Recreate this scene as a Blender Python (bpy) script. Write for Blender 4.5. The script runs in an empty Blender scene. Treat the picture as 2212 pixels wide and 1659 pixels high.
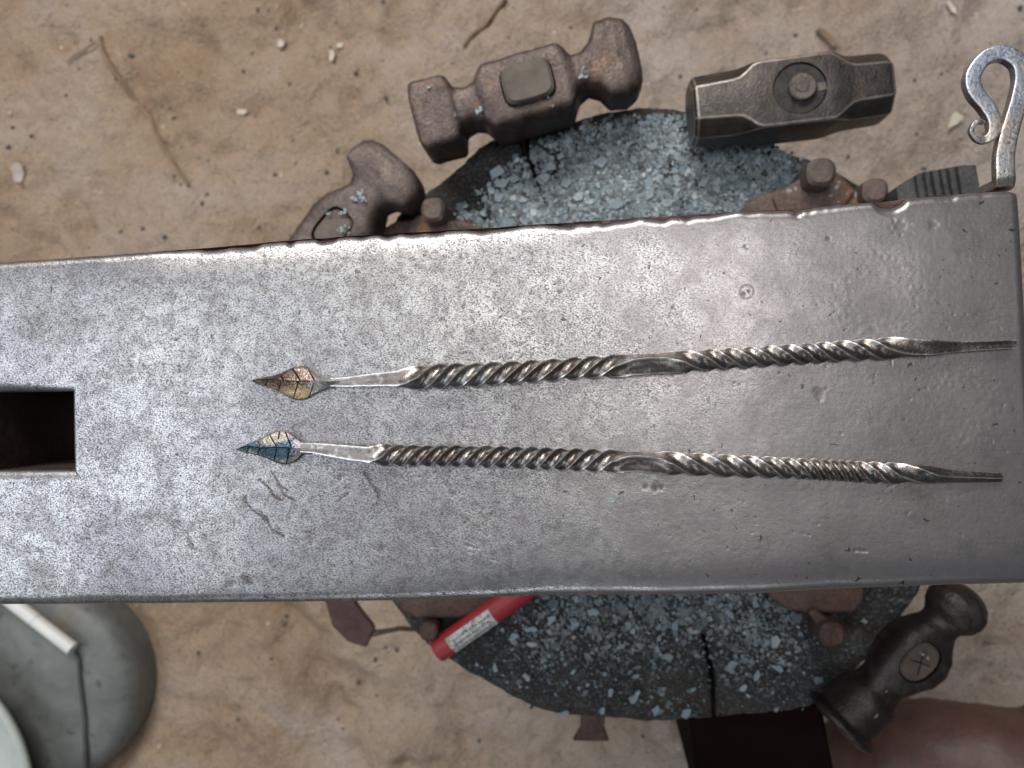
import bpy, bmesh, math, random
import numpy as np
from mathutils import Vector, Matrix, noise as mnoise

S = bpy.context.scene
COL = S.collection
random.seed(7); RNG = np.random.default_rng(7)

# ------------------------------------------------------------------ camera
H = 0.26; TILT = math.radians(5.7); F = 1658.0
cam = bpy.data.cameras.new('camera'); co = bpy.data.objects.new('camera', cam); COL.objects.link(co)
co.location = (0, 0, H); co.rotation_euler = (0, TILT, 0)
cam.sensor_width = 36; cam.lens = F/2212*36; cam.clip_start = .01; cam.clip_end = 60
cam.dof.use_dof = True; cam.dof.focus_distance = H-.002; cam.dof.aperture_fstop = 15
S.camera = co
# ------------------------------------------------------------------ world and lamps
w = bpy.data.worlds.new('World'); S.world = w; w.use_nodes = True
bg = w.node_tree.nodes['Background']; bg.inputs[0].default_value = (.80, .90, 1, 1); bg.inputs[1].default_value = .10
def area(name, loc, target, sx, sy, power, col):
    l = bpy.data.lights.new(name, 'AREA'); l.shape = 'RECTANGLE'; l.size = sx; l.size_y = sy
    l.energy = power; l.color = col
    o = bpy.data.objects.new(name, l); COL.objects.link(o); o.location = loc
    o.rotation_euler = (Vector(target)-Vector(loc)).to_track_quat('-Z', 'Y').to_euler()
    return o
area('opening_north', (-.45, 1.55, 1.3), (0, .05, -.4), 1.5, .55, 50, (1, .965, .92))
area('opening_west', (-1.8, -.25, 2.0), (0, 0, -.2), 1.2, 1.9, 27, (.84, .91, 1))
area('opening_south', (-.15, -2.3, 1.30), (0, 0, -.1), 1.5, .20, 9.5, (.92, .97, 1))
area('skylight', (.02, .42, 2.4), (-.1, .1, 0), 1.2, .5, 15, (1, .97, .93))
S.view_settings.view_transform = 'Standard'; S.view_settings.look = 'None'
S.view_settings.exposure = 0; S.view_settings.gamma = 1

# ------------------------------------------------------------------ helpers
CT, ST = math.cos(TILT), math.sin(TILT)
def P(px, py, z):
    """picture point (on a 2212 wide frame) to the point of that ray at height z"""
    a, b, c = (px-1106)/F, -(py-829.5)/F, -1.0
    dx, dy, dz = a*CT+c*ST, b, -a*ST+c*CT
    t = (z-H)/dz
    return Vector((dx*t, dy*t, z))
def PA(px, py, z):
    px = np.asarray(px, float); py = np.asarray(py, float)
    a, b = (px-1106)/F, -(py-829.5)/F
    dx, dy, dz = a*CT-ST, b, -a*ST-CT
    t = (z-H)/dz
    return dx*t, dy*t
def tag(o, label=None, cat=None, group=None, kind=None):
    if label: o['label'] = label
    if cat: o['category'] = cat
    if group: o['group'] = group
    if kind: o['kind'] = kind
    return o
def empty(name, loc, label, cat, group=None):
    o = bpy.data.objects.new(name, None); COL.objects.link(o); o.location = loc; o.empty_display_size = .01
    return tag(o, label, cat, group)
def link(name, me, m, parent=None, smooth=True, angle=None):
    if smooth:
        me.polygons.foreach_set('use_smooth', [True]*len(me.polygons))
        if angle: me.set_sharp_from_angle(angle=math.radians(angle))
    me.materials.append(m)
    o = bpy.data.objects.new(name, me); COL.objects.link(o)
    if parent is not None:
        o.parent = parent
        o.matrix_parent_inverse = Matrix.Translation(-parent.location) if parent.type == 'EMPTY' and parent.rotation_euler.z == 0 and parent.parent is None else parent.matrix_world.inverted()
    return o
def mesh(name, v, f):
    me = bpy.data.meshes.new(name); me.from_pydata([tuple(map(float, a)) for a in v], [], [tuple(a) for a in f]); me.update(); return me
def grid_faces(n, m, closed=False):
    """n rows of m verts"""
    f = []
    for i in range(n-1):
        for j in range(m if closed else m-1):
            k = (j+1) % m
            f.append((i*m+j, i*m+k, (i+1)*m+k, (i+1)*m+j))
    return f
def fbm(v, s, o=3, seed=0.0):
    return mnoise.fractal(Vector((v[0]*s+seed, v[1]*s+seed*.7, v[2]*s-seed)), .6, 2.1, o)

# fast value noise for arrays
def vnoise(x, y, scale, seed=0):
    r = np.random.default_rng(seed).random((257, 257))
    X = x*scale+91.3; Y = y*scale+57.7
    xi = np.floor(X).astype(int); yi = np.floor(Y).astype(int)
    fx = X-xi; fy = Y-yi; fx = fx*fx*(3-2*fx); fy = fy*fy*(3-2*fy)
    a = r[xi % 256, yi % 256]; b = r[(xi+1) % 256, yi % 256]; c = r[xi % 256, (yi+1) % 256]; d = r[(xi+1) % 256, (yi+1) % 256]
    return (a*(1-fx)+b*fx)*(1-fy)+(c*(1-fx)+d*fx)*fy
def vfbm(x, y, scale, oct=4, seed=0):
    t = 0; amp = 1; n = 0
    for k in range(oct):
        t = t+amp*vnoise(x, y, scale*2.03**k, seed+k); n += amp; amp *= .5
    return t/n

# ---- node helpers
class NT:
    def __init__(s, name):
        s.m = bpy.data.materials.new(name); s.m.use_nodes = True; s.t = s.m.node_tree
        s.b = s.t.nodes['Principled BSDF']; s.tc = s.t.nodes.new('ShaderNodeTexCoord')
    def n(s, typ, **k):
        o = s.t.nodes.new(typ)
        for a, b in k.items(): setattr(o, a, b)
        return o
    def l(s, a, b): s.t.links.new(a, b)
    def noise(s, scale, detail=4, rough=.55, dist=0, vec=None):
        o = s.n('ShaderNodeTexNoise'); o.inputs['Scale'].default_value = scale; o.inputs['Detail'].default_value = detail
        o.inputs['Roughness'].default_value = rough; o.inputs['Distortion'].default_value = dist
        s.l(vec if vec is not None else s.tc.outputs['Object'], o.inputs['Vector']); return o.outputs['Fac']
    def mapped(s, scale, loc=(0, 0, 0), rot=(0, 0, 0)):
        o = s.n('ShaderNodeMapping'); o.inputs['Scale'].default_value = scale; o.inputs['Location'].default_value = loc; o.inputs['Rotation'].default_value = rot
        s.l(s.tc.outputs['Object'], o.inputs['Vector']); return o.outputs[0]
    def ramp(s, fac, stops):
        o = s.n('ShaderNodeValToRGB'); e = o.color_ramp.elements
        while len(e) < len(stops): e.new(.5)
        for i, (p, c) in enumerate(stops):
            e[i].position = p
            e[i].color = (*c, 1) if hasattr(c, '__len__') else (c, c, c, 1)
        s.l(fac, o.inputs[0]); return o.outputs[0]
    def mix(s, fac, a, b, mode='MIX'):
        o = s.n('ShaderNodeMix'); o.data_type = 'RGBA'; o.blend_type = mode
        for i, v in ((0, fac), (6, a), (7, b)):
            if isinstance(v, (int, float)): o.inputs[i].default_value = v if i == 0 else (v, v, v, 1)
            elif isinstance(v, tuple): o.inputs[i].default_value = (*v, 1)
            else: s.l(v, o.inputs[i])
        return o.outputs[2]
    def math(s, op, a, b=0.0, clamp=False):
        o = s.n('ShaderNodeMath'); o.operation = op; o.use_clamp = clamp
        for i, v in ((0, a), (1, b)):
            if isinstance(v, (int, float)): o.inputs[i].default_value = v
            else: s.l(v, o.inputs[i])
        return o.outputs[0]
    def attr(s, name):
        o = s.n('ShaderNodeAttribute'); o.attribute_name = name; return o
    def set(s, **k):
        for a, b in k.items():
            i = s.b.inputs[{'color': 'Base Color', 'rough': 'Roughness', 'metal': 'Metallic', 'spec': 'Specular IOR Level', 'sss': 'Subsurface Weight'}[a]]
            if isinstance(b, (int, float)): i.default_value = b
            elif isinstance(b, tuple): i.default_value = (*b, 1)
            else: s.l(b, i)
    def bump(s, hgt, dist, strength=1):
        o = s.n('ShaderNodeBump'); o.inputs['Distance'].default_value = dist; o.inputs['Strength'].default_value = strength
        s.l(hgt, o.inputs['Height']); s.l(o.outputs[0], s.b.inputs['Normal'])

def rusty(name, c1, c2, c3=None, rough=(.45, .7), metal=.5, scale=60, bump=.0006, spot=None):
    n = NT(name)
    f = n.noise(scale, 6, .65); g = n.noise(scale*.6, 4, .6, .8); h = n.noise(scale*9, 3, .7)
    c = n.ramp(f, [(.35, c1), (.65, c2)])
    if c3: c = n.mix(n.ramp(g, [(.57, 0.), (.68, .8)]), c, c3)
    c = n.mix(n.ramp(h, [(.35, .35), (.55, 0.)]), c, tuple(x*.45 for x in c1))
    if spot:
        sp = n.noise(scale*4, 2, .5); c = n.mix(n.ramp(sp, [(.66, 0.), (.70, 1.)]), c, spot)
    r = n.ramp(h, [(.3, rough[1]), (.7, rough[0])])
    n.set(color=c, rough=r, metal=metal)
    n.bump(n.math('ADD', n.math('MULTIPLY', f, 2.0), h), bump)
    return n.m
def simple(name, c, rough=.6, metal=0, var=.25, scale=40, bump=.0003):
    n = NT(name); f = n.noise(scale, 5, .6)
    n.set(color=n.ramp(f, [(.3, tuple(x*(1-var) for x in c)), (.7, tuple(min(1, x*(1+var)) for x in c))]), rough=rough, metal=metal)
    n.bump(f, bump); return n.m

# ------------------------------------------------------------------ sand
def sand_mat():
    n = NT('trodden_sand')
    a = n.noise(5, 6, .6, .6); b = n.noise(38, 6, .7); c = n.noise(260, 4, .7); d = n.noise(14, 3, .5, 1.0)
    col = n.ramp(a, [(.30, (.31, .20, .115)), (.5, (.38, .265, .165)), (.68, (.43, .325, .235))])
    sx = n.n('ShaderNodeSeparateXYZ'); n.l(n.tc.outputs['Object'], sx.inputs[0])
    gx = n.math('ADD', n.math('MULTIPLY', sx.outputs[0], .9), n.math('ADD', .45, n.math('MULTIPLY', n.math('SUBTRACT', d, .5), 1.0)), True)
    col = n.mix(n.math('MULTIPLY', gx, .9), col, n.ramp(a, [(.3, (.36, .27, .20)), (.65, (.47, .38, .305))]))
    col = n.mix(n.ramp(b, [(.30, .45), (.46, 0.)]), col, (.22, .15, .095))
    col = n.mix(n.ramp(b, [(.60, 0.), (.78, .55)]), col, (.48, .39, .29))
    col = n.mix(n.ramp(c, [(.30, .6), (.42, 0.)]), col, (.10, .07, .05))
    col = n.mix(n.ramp(c, [(.64, 0.), (.74, .5)]), col, (.58, .50, .40))
    col = n.mix(1.0, col, (1.34, 1.42, 1.62), 'MULTIPLY'); gr = n.noise(330, 3, .75); col = n.mix(n.ramp(gr, [(.34, .75), (.44, 0.)]), col, (.17, .12, .08)); col = n.mix(n.ramp(gr, [(.56, 0.), (.66, .5)]), col, (.62, .53, .42)); n.set(color=col, rough=.95, spec=.15)
    n.bump(n.math('ADD', n.math('MULTIPLY', b, 2), n.math('ADD', c, n.noise(110, 4, .7))), .0075, .9)
    return n.m
GZ = -.75
def sand():
    xs = np.concatenate([np.linspace(-8, -1.2, 16)[:-1], np.linspace(-1.2, 1.1, 300), np.linspace(1.1, 8, 16)[1:]])
    ys = np.concatenate([np.linspace(-8, -.85, 16)[:-1], np.linspace(-.85, .85, 230), np.linspace(.85, 8, 16)[1:]])
    X, Y = np.meshgrid(xs, ys, indexing='ij')
    wgt = ((np.abs(X+.05) < 1.15) & (np.abs(Y) < .85)).astype(float)
    q = vfbm(X, Y, 9, 3, 3); r = vfbm(X+q*.05, Y-q*.08, 22, 3, 9); t = vfbm(X, Y, 70, 2, 5)
    Z = (q-.5)*.034+(r-.5)*.024+(t-.5)*.014
    Z -= np.clip(.36-r, 0, 1)*.06
    # footprints and dug dents
    for px, py, rx, ry, dep, an in [(105, 262, 26, 20, .012, 0), (140, 440, 22, 34, .018, .5), (205, 420, 14, 34, .014, .2), (95, 395, 10, 26, .010, 0),
                                   (470, 380, 16, 20, .010, 0), (1340, 30, 60, 14, .010, -.6), (1560, 45, 90, 14, .008, .2), (640, 70, 60, 30, .008, .8),
                                   (2070, 150, 50, 10, .010, .2), (2150, 20, 60, 26, .010, .8), (350, 90, 40, 30, .010, .3), (250, 40, 40, 20, .008, -.4),
                                   (560, 1450, 50, 30, .006, .3), (700, 1540, 60, 24, .007, -.3), (480, 1600, 40, 40, .008, 0)]:
        cx, cy = PA(px, py, GZ); c, s = math.cos(an), math.sin(an)
        u = ((X-cx)*c+(Y-cy)*s)/(rx/F*1.6); v = (-(X-cx)*s+(Y-cy)*c)/(ry/F*1.6)
        Z -= dep*np.exp(-(u*u+v*v))*wgt
    tc = P(104, 1478, -.72); Z *= np.clip((np.hypot(X-tc.x, Y-tc.y)-.13)/.06, 0, 1)
    Z -= .012*(np.hypot(X-tc.x, Y-tc.y) < .16)*np.clip((.16-np.hypot(X-tc.x, Y-tc.y))/.03, 0, 1)
    v = np.stack([X, Y, GZ+Z-.003], -1).reshape(-1, 3)
    me = mesh('sand_ground', v, [q[::-1] for q in grid_faces(len(xs), len(ys))])
    o = link('sand_ground', me, sand_mat()); tag(o, kind='structure'); return X, Y, Z
SX, SY, SZ = sand()
def sand_h(x, y):
    i = int(np.abs(SX[:, 0]-x).argmin()); j = int(np.abs(SY[0]-y).argmin())
    return GZ+SZ[i, j]-.003

def blob(v, f, c, r, sx=1, sy=1, sz=.6, ang=0, n=7):
    """small faceted stone"""
    base = len(v); rings = 3
    ca, sa = math.cos(ang), math.sin(ang)
    v.append((c[0], c[1], c[2]+r*sz))
    for k in range(1, rings+1):
        th = k/rings*math.pi*.55
        for j in range(n):
            a = j/n*6.283; rr = r*math.sin(th)*random.uniform(.8, 1.15)
            x, y = rr*math.cos(a)*sx, rr*math.sin(a)*sy
            v.append((c[0]+x*ca-y*sa, c[1]+x*sa+y*ca, c[2]+r*sz*math.cos(th)))
    for j in range(n): f.append((base, base+1+j, base+1+(j+1) % n))
    for k in range(rings-1):
        for j in range(n):
            a = base+1+k*n+j; b = base+1+k*n+(j+1) % n
            f.append((a, a+n, b+n, b))
def crumbs(name, cnt, rmin, rmax, m):
    v, f = [], []
    for _ in range(cnt):
        x, y = random.uniform(-1.1, .95), random.uniform(-.6, .62)
        r = rmin+(rmax-rmin)*random.random()**3
        blob(v, f, (x, y, sand_h(x, y)-r*.1), r, random.uniform(.7, 1.4), 1, .6, random.uniform(0, 3), 6)
    o = link(name, mesh(name, v, f), m); tag(o, kind='stuff'); return o
crumbs('dark_grit', 1500, .0009, .0042, simple('dark_grit', (.07, .065, .065), .8))
crumbs('pale_grit', 900, .0009, .0034, simple('pale_grit', (.50, .42, .33), .8))

M_WCHIP = simple('pale_wood_chip', (.58, .51, .41), .8)
def chip(name, px, py, pts, m, label, cat, group=None):
    c = P(px, py, GZ); z = sand_h(c.x, c.y)+.003
    v = []; n = len(pts)
    for k in (0, 1):
        for (a, b) in pts: v.append((a/F*1.01, -b/F*1.01, k*.0022+a*.00001))
    f = [tuple(range(n))[::-1], tuple(range(n, 2*n))]+[(i, (i+1) % n, n+(i+1) % n, n+i) for i in range(n)]
    me = mesh(name, v, f); o = link(name, me, m, smooth=False); o.location = (c.x, c.y, z); o.rotation_euler = (.15, -.1, 0)
    return tag(o, label, cat, group)
G = 'pale chips scattered on the sand'
chip('wood_chip', 2055, 268, [(-14, 14), (-8, -14), (0, -18), (15, -6), (4, 5)], M_WCHIP, 'white triangular chip on the sand just left of the scrolled hook', 'chip', G)
chip('wood_chip', 702, 100, [(-8, 6), (-7, -7), (2, -12), (8, -4), (3, 9), (-2, 13)], M_WCHIP, 'bright cream oval chip on the sand, larger of a touching pair', 'chip', G)
chip('wood_chip', 720, 80, [(-9, 2), (-4, -5), (8, -5), (10, 2), (2, 5)], M_WCHIP, 'small cream chip above its larger neighbour on the sand', 'chip', G)
chip('wood_chip', 522, 240, [(-14, 0), (-8, -6), (8, -5), (14, 1), (6, 6), (-8, 5)], M_WCHIP, 'narrow cream chip lying level on the open sand', 'chip', G)
chip('wood_chip', 2050, 20, [(-10, -8), (-4, -12), (8, 4), (10, 14), (2, 10)], M_WCHIP, 'white sliver at the upper edge of the photo right of the sledge hammer', 'chip', G)
chip('wood_chip', 602, 88, [(-9, 5), (-5, -8), (6, -6), (9, 2), (2, 8)], M_WCHIP, 'dull pinkish chip left of the bright cream pair', 'chip', G)
chip('pebble', 40, 374, [(-20, 6), (-16, -14), (-2, -24), (14, -18), (18, 4), (8, 22), (-8, 20)], simple('pink_pebble', (.42, .35, .32), .8), 'pale pinkish flat pebble half buried at the far left', 'pebble')
def stick(name, pts, r, m, label):
    v = []; n = 8
    for i, (px, py) in enumerate(pts):
        c = P(px, py, GZ); z = sand_h(c.x, c.y)+.0045
        a = pts[max(i-1, 0)]; b = pts[min(i+1, len(pts)-1)]
        t = Vector((b[0]-a[0], -(b[1]-a[1]), 0)).normalized(); s = Vector((-t.y, t.x, 0)); rr = r*(1-.5*abs(i/(len(pts)-1)-.4))
        for j in range(n):
            q = j/n*6.283; v.append(Vector((c.x, c.y, z))+s*rr*math.cos(q)+Vector((0, 0, rr*math.sin(q))))
    f = grid_faces(len(pts), n, True)+[tuple(range(n)), tuple(range(len(v)-n, len(v)))[::-1]]
    return tag(link(name, mesh(name, v, f), m), label, 'twig')
M_TWIG = simple('twig_bark', (.22, .15, .095), .9)
stick('twig', [(212, 75), (222, 110), (240, 148), (268, 195), (300, 240), (335, 290), (372, 348), (412, 402)], .0034, M_TWIG, 'long thin brown twig lying aslant on the sand')
stick('twig', [(1095, 5), (1070, 28), (1045, 55), (1022, 80), (1005, 108)], .0035, M_TWIG, 'brown twig at the upper edge of the photo behind the rusty hammer')
stick('twig', [(1768, 62), (1785, 84), (1800, 104)], .0045, M_TWIG, 'short dark twig stub above the clean sledge hammer')
stick('twig', [(205, 90), (185, 110), (160, 128), (150, 140)], .0015, M_TWIG, 'hair-thin twig branching off near the long one')

# ------------------------------------------------------------------ stump
TZ = -.25
def stump():
    pts = [(700, 640), (790, 545), (850, 475), (868, 452), (905, 425), (960, 385), (1000, 350), (1030, 318), (1062, 300), (1100, 292), (1122, 286),
           (1128, 320), (1140, 360), (1160, 410), (1176, 446), (1186, 448), (1172, 408), (1153, 355), (1142, 318), (1140, 282),
           (1200, 272), (1260, 252), (1320, 238), (1382, 228), (1440, 230), (1500, 240), (1560, 262), (1620, 300), (1680, 322), (1745, 340), (1800, 362), (1862, 400),
           (1920, 450), (1990, 540), (2040, 660), (2060, 800), (2060, 950), (2048, 1080), (2020, 1200), (1985, 1290), (1930, 1360), (1890, 1410), (1840, 1462), (1790, 1505),
           (1750, 1530), (1700, 1540), (1600, 1548), (1549, 1553), (1549, 1500), (1545, 1450), (1534, 1410), (1524, 1370), (1516, 1372), (1526, 1412), (1534, 1452), (1538, 1500), (1541, 1554),
           (1490, 1556), (1430, 1562), (1380, 1560), (1330, 1556),
           (1280, 1552), (1200, 1545), (1150, 1530), (1100, 1504), (1060, 1480), (1015, 1458), (975, 1430), (940, 1412), (905, 1378), (880, 1350), (858, 1320), (820, 1270), (740, 1150), (690, 1000), (675, 820)]
    out = []
    for i in range(len(pts)):
        a, b = pts[i], pts[(i+1) % len(pts)]
        d = math.hypot(b[0]-a[0], b[1]-a[1]); k = max(1, int(d/9))
        for j in range(k):
            t = j/k; x = a[0]+(b[0]-a[0])*t; y = a[1]+(b[1]-a[1])*t
            out.append((x+2.4*fbm((x, y, 0), .05), y+2.4*fbm((x, y, 9), .05)))
    n = len(out)
    top = [P(x, y, TZ) for x, y in out]
    # inward offset
    ins = []
    for i in range(n):
        t = (top[(i+1) % n]-top[i-1]); t.z = 0; t.normalize(); nn = Vector((t.y, -t.x, 0)) if False else Vector((-t.y, t.x, 0))
        ins.append(nn)
    area2 = sum(top[i].x*top[(i+1) % n].y-top[(i+1) % n].x*top[i].y for i in range(n))
    sg = 1 if area2 > 0 else -1
    bm = bmesh.new()
    lv = [[], [], [], [], []]
    for i in range(n):
        p = top[i]; nn = ins[i]*sg; k = 1+.5*fbm(p*1, 60)
        lv[0].append(bm.verts.new(p+nn*.0035*k+Vector((0, 0, 0))))
        lv[1].append(bm.verts.new(p+nn*.0008*k+Vector((0, 0, -.0018))))
        lv[2].append(bm.verts.new(p+Vector((0, 0, -.006))))
        lv[3].append(bm.verts.new(p+Vector((0, 0, -.25))+nn*.004))
        lv[4].append(bm.verts.new(p+Vector((0, 0, -.50))))
    for a in range(4):
        for i in range(n):
            j = (i+1) % n; bm.faces.new((lv[a][i], lv[a+1][i], lv[a+1][j], lv[a][j]) if sg > 0 else (lv[a][j], lv[a+1][j], lv[a+1][i], lv[a][i]))
    es = [bm.edges.get((lv[0][i], lv[0][(i+1) % n])) for i in range(n)]
    bmesh.ops.triangle_fill(bm, use_beauty=True, use_dissolve=False, edges=es, normal=(0, 0, 1))
    bmesh.ops.recalc_face_normals(bm, faces=bm.faces)
    me = bpy.data.meshes.new('stump'); bm.to_mesh(me); bm.free()
    m = NT('old_stump_wood')
    a = m.noise(18, 5, .6, .5); b = m.noise(150, 5, .7); g = m.noise(1, 4, .6, 0, m.mapped((30, 260, 30), rot=(0, 0, 1.2)))
    c = m.ramp(a, [(.3, (.014, .013, .013)), (.5, (.028, .024, .021)), (.72, (.055, .042, .031))])
    c = m.mix(m.ramp(b, [(.35, .7), (.55, 0.)]), c, (.012, .011, .011)); c = m.mix(m.ramp(b, [(.56, 0.), (.70, .7)]), c, (.10, .12, .13)); fk = m.noise(420, 3, .7); c = m.mix(m.math('MULTIPLY', m.ramp(fk, [(.55, 0.), (.60, 1.)]), m.ramp(a, [(.3, .7), (.7, .2)])), c, (.12, .155, .175))
    c = m.mix(m.ramp(a, [(.60, 0.), (.7, .35)]), c, (.09, .075, .035))
    m.set(color=c, rough=.85); m.bump(m.math('ADD', b, m.math('MULTIPLY', g, .8)), .004, .8)
    o = link('tree_stump', me, m.m, smooth=True, angle=45)
    tag(o, 'cracked dark wooden stump under the anvil, sprinkled with blue-grey flakes', 'stump'); return [tuple(p[:2]) for p in top]
OUT = stump()
def inside(x, y, poly=OUT):
    c = False; n = len(poly); j = n-1
    for i in range(n):
        xi, yi = poly[i]; xj, yj = poly[j]
        if (yi > y) != (yj > y) and x < (xj-xi)*(y-yi)/(yj-yi)+xi: c = not c
        j = i
    return c
# scale flakes
def flake_mat():
    n = NT('forge_scale'); a = n.attr('Col'); b = n.noise(900, 3, .6)
    n.set(color=n.mix(n.ramp(b, [(.35, .5), (.6, 0.)]), a.outputs['Color'], (.05, .055, .06)), rough=.5, metal=.15)
    n.bump(b, .0003); return n.m
M_FL = flake_mat()
def flake_geo(v, f, cl, c, r, asp, ang, tilt, col, thick=.0006):
    n = random.choice((4, 5, 5, 6)); base = len(v)
    ca, sa = math.cos(ang), math.sin(ang); ta, tb = tilt
    rad = [random.uniform(.65, 1.1) for _ in range(n)]
    for k in (0, 1):
        for j in range(n):
            a = (j+.3*math.sin(j*7+r*9999))/n*6.283
            x, y = r*rad[j]*math.cos(a), r*rad[j]*math.sin(a)*asp
            X, Y = x*ca-y*sa, x*sa+y*ca
            v.append((c[0]+X, c[1]+Y, c[2]+X*ta+Y*tb+(thick if k else 0))); cl.append(col)
    f.append(tuple(range(base+n, base+2*n)))
    f.append(tuple(range(base, base+n))[::-1])
    for j in range(n): f.append((base+j, base+(j+1) % n, base+n+(j+1) % n, base+n+j))
def colset(me, cl):
    at = me.color_attributes.new('Col', 'FLOAT_COLOR', 'POINT')
    at.data.foreach_set('color', np.array([(*c, 1) for c in cl], np.float32).ravel())
def scale_col(upper):
    k = random.random(); q = random.uniform(.4, 1.35)
    if k < .62: c = (.155, .20, .225)
    elif k < .80: c = (.24, .285, .30)
    elif k < .93: c = (.05, .05, .052)
    else: c = (.30, .31, .30)
    q *= 1.25 if upper else .85  # shade painted in: flakes in front of the anvil darker, behind it lighter
    return tuple(x*q for x in c)
def to_px(x, y, z):
    X, Y, Z = x, y, z-H
    a = X*CT-Z*ST; c = X*ST+Z*CT
    return 1106+F*a/(-c), 829.5-F*Y/(-c)
def scatter():
    v, f, cl = [], [], []
    cnt = 0; tries = 0
    while cnt < 26000 and tries < 150000:
        tries += 1
        px, py = random.uniform(860, 1960), (random.uniform(250, 520) if random.random() < .62 else random.uniform(1270, 1555))
        p = P(px, py, TZ)
        if not inside(p.x, p.y): continue
        up = py < 800
        e = vnoise(np.array([p.x]), np.array([p.y]), 45, 11)[0]; e2 = vnoise(np.array([p.x]), np.array([p.y]), 110, 15)[0]
        if up:
            rim = math.hypot((px-1420)/570, (py-895)/640)
            dens = np.clip((1.03-rim)*7, 0, 1)*(.05+1.5*np.clip(e*.55+e2*.6-.18, 0, 1))*(1 if px > 1170 else .75)
            r = .0006+.0007*random.random()+.0020*random.random()**3
            if random.random() < .05: r = random.uniform(.0022, .0048)
        else:
            rim = math.hypot((px-1420)/570, (py-895)/650)
            dens = np.clip((1.0-rim)*5, .06, 1)*(.09+.62*max(0, e-.25)*e2*1.8)
            if px < 1060 or px > 1800: dens *= .5
            r = .00045+.0005*random.random()+.0014*random.random()**3
            if random.random() < .06: r = random.uniform(.0020, .0042)
        if random.random() > dens: continue
        inner = 0.0
        flake_geo(v, f, cl, (p.x, p.y, TZ+random.uniform(.0002, .0022 if up else .0012)), r, random.uniform(.45, 1), random.uniform(0, 6.3),
                  (random.gauss(0, .11), random.gauss(0, .11)), scale_col(up), random.uniform(.0002, .0006))
        cnt += 1
    me = mesh('scale_debris', v, f); colset(me, cl)
    tag(link('scale_debris', me, M_FL, smooth=False), kind='stuff')
scatter()
def big_flakes(lst, label, group):
    for px, py, s, asp, an in lst:
        v, f, cl = [], [], []
        c = (.215, .28, .32) if random.random() < .7 else (.29, .345, .37)
        flake_geo(v, f, cl, (0, 0, 0), s/F*.51, asp, 0, (random.gauss(0, .08), random.gauss(0, .08)), c, .001)
        me = mesh('scale_flake', v, f); colset(me, cl)
        o = link('scale_flake', me, M_FL, smooth=False); q = P(px, py, TZ+.0028); o.location = q; o.rotation_euler = (0, 0, an)
        tag(o, label, 'flake', group)
big_flakes([(1072, 372, 22, .7, .3), (1088, 396, 17, .7, .2), (1113, 388, 17, .6, -.3), (1076, 428, 14, .9, 1), (1180, 385, 15, .7, 0), (1222, 395, 16, .8, 1), (1250, 425, 13, .8, .4),
            (1190, 360, 12, 1, .4), (1300, 350, 16, .7, .8), (1330, 440, 18, .8, .4), (1520, 395, 12, .6, 1), (1615, 465, 12, .7, .5), (1530, 340, 15, .5, .2), (1585, 385, 14, .6, .8),
            (1455, 370, 12, .8, .3), (1400, 425, 12, .8, .9), (1130, 432, 12, .7, .2), (1290, 400, 14, .5, -.6)],
           'large blue-grey scale flake among the debris on the stump behind the anvil', 'large scale flakes on the stump behind the anvil')
big_flakes([(1070, 1442, 13, .6, 1.4), (1146, 1358, 18, .35, .1), (1150, 1392, 17, .35, -.1), (1110, 1375, 14, .6, .9), (1190, 1340, 18, .5, 1), (1240, 1350, 18, .6, .9), (1138, 1462, 14, .5, -1),
            (1218, 1540, 16, .35, .4), (1300, 1535, 12, .6, 1.3), (1318, 1495, 14, .5, 1.4), (1375, 1460, 11, .5, .2), (1375, 1500, 14, .5, 1.2), (1415, 1535, 14, .7, 1.4), (1680, 1442, 20, .45, -.3),
            (1582, 1435, 13, .8, 0), (1635, 1460, 15, .5, 1.3), (1675, 1385, 17, .6, 1.3), (1575, 1325, 14, .5, -.8), (1480, 1540, 14, .7, 1), (1865, 1340, 10, .8, 0), (1605, 1485, 12, .6, 1),
            (1460, 1350, 15, .6, 1), (1340, 1395, 14, .5, .5), (1280, 1320, 16, .6, .1), (1420, 1400, 11, .6, 1.5), (1240, 1450, 11, .5, .6), (1495, 1490, 10, .6, 1)],
           'large blue-grey scale flake on the stump in front of the anvil', 'large scale flakes on the stump in front of the anvil')

# ------------------------------------------------------------------ generic solids
def loft(secs, n=32, cap=True):
    """secs: (x, hy, hz, exponent, yc, zc) -> verts, faces along X"""
    v = []
    for (x, hy, hz, e, yc, zc) in secs:
        for j in range(n):
            a = (j+.5)/n*2*math.pi; c, s = math.cos(a), math.sin(a)
            v.append((x, yc+hy*math.copysign(abs(c)**(2/e), c), zc+hz*math.copysign(abs(s)**(2/e), s)))
    f = [tuple(reversed(q)) for q in grid_faces(len(secs), n, True)]
    if cap: f += [tuple(range(n)), tuple(range(len(v)-n, len(v)))[::-1]]
    return v, f
def oct_loft(secs):
    """secs: (x, hy, hz, chamfer)"""
    v = []
    for (x, hy, hz, c) in secs:
        v += [(x, hy, -hz+c), (x, hy, hz-c), (x, hy-c, hz), (x, -hy+c, hz), (x, -hy, hz-c), (x, -hy, -hz+c), (x, -hy+c, -hz), (x, hy-c, -hz)]
    f = [tuple(reversed(q)) for q in grid_faces(len(secs), 8, True)]+[tuple(range(8)), tuple(range(len(v)-8, len(v)))[::-1]]
    return v, f
def smooth_interp(keys, step):
    """keys rows (x, ...) -> densified, linear with smoothing"""
    K = np.array(keys, float); xs = np.arange(K[0, 0], K[-1, 0]+1e-9, step)
    cols = [xs]+[np.interp(xs, K[:, 0], K[:, i]) for i in range(1, K.shape[1])]
    return np.stack(cols, 1)
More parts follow.
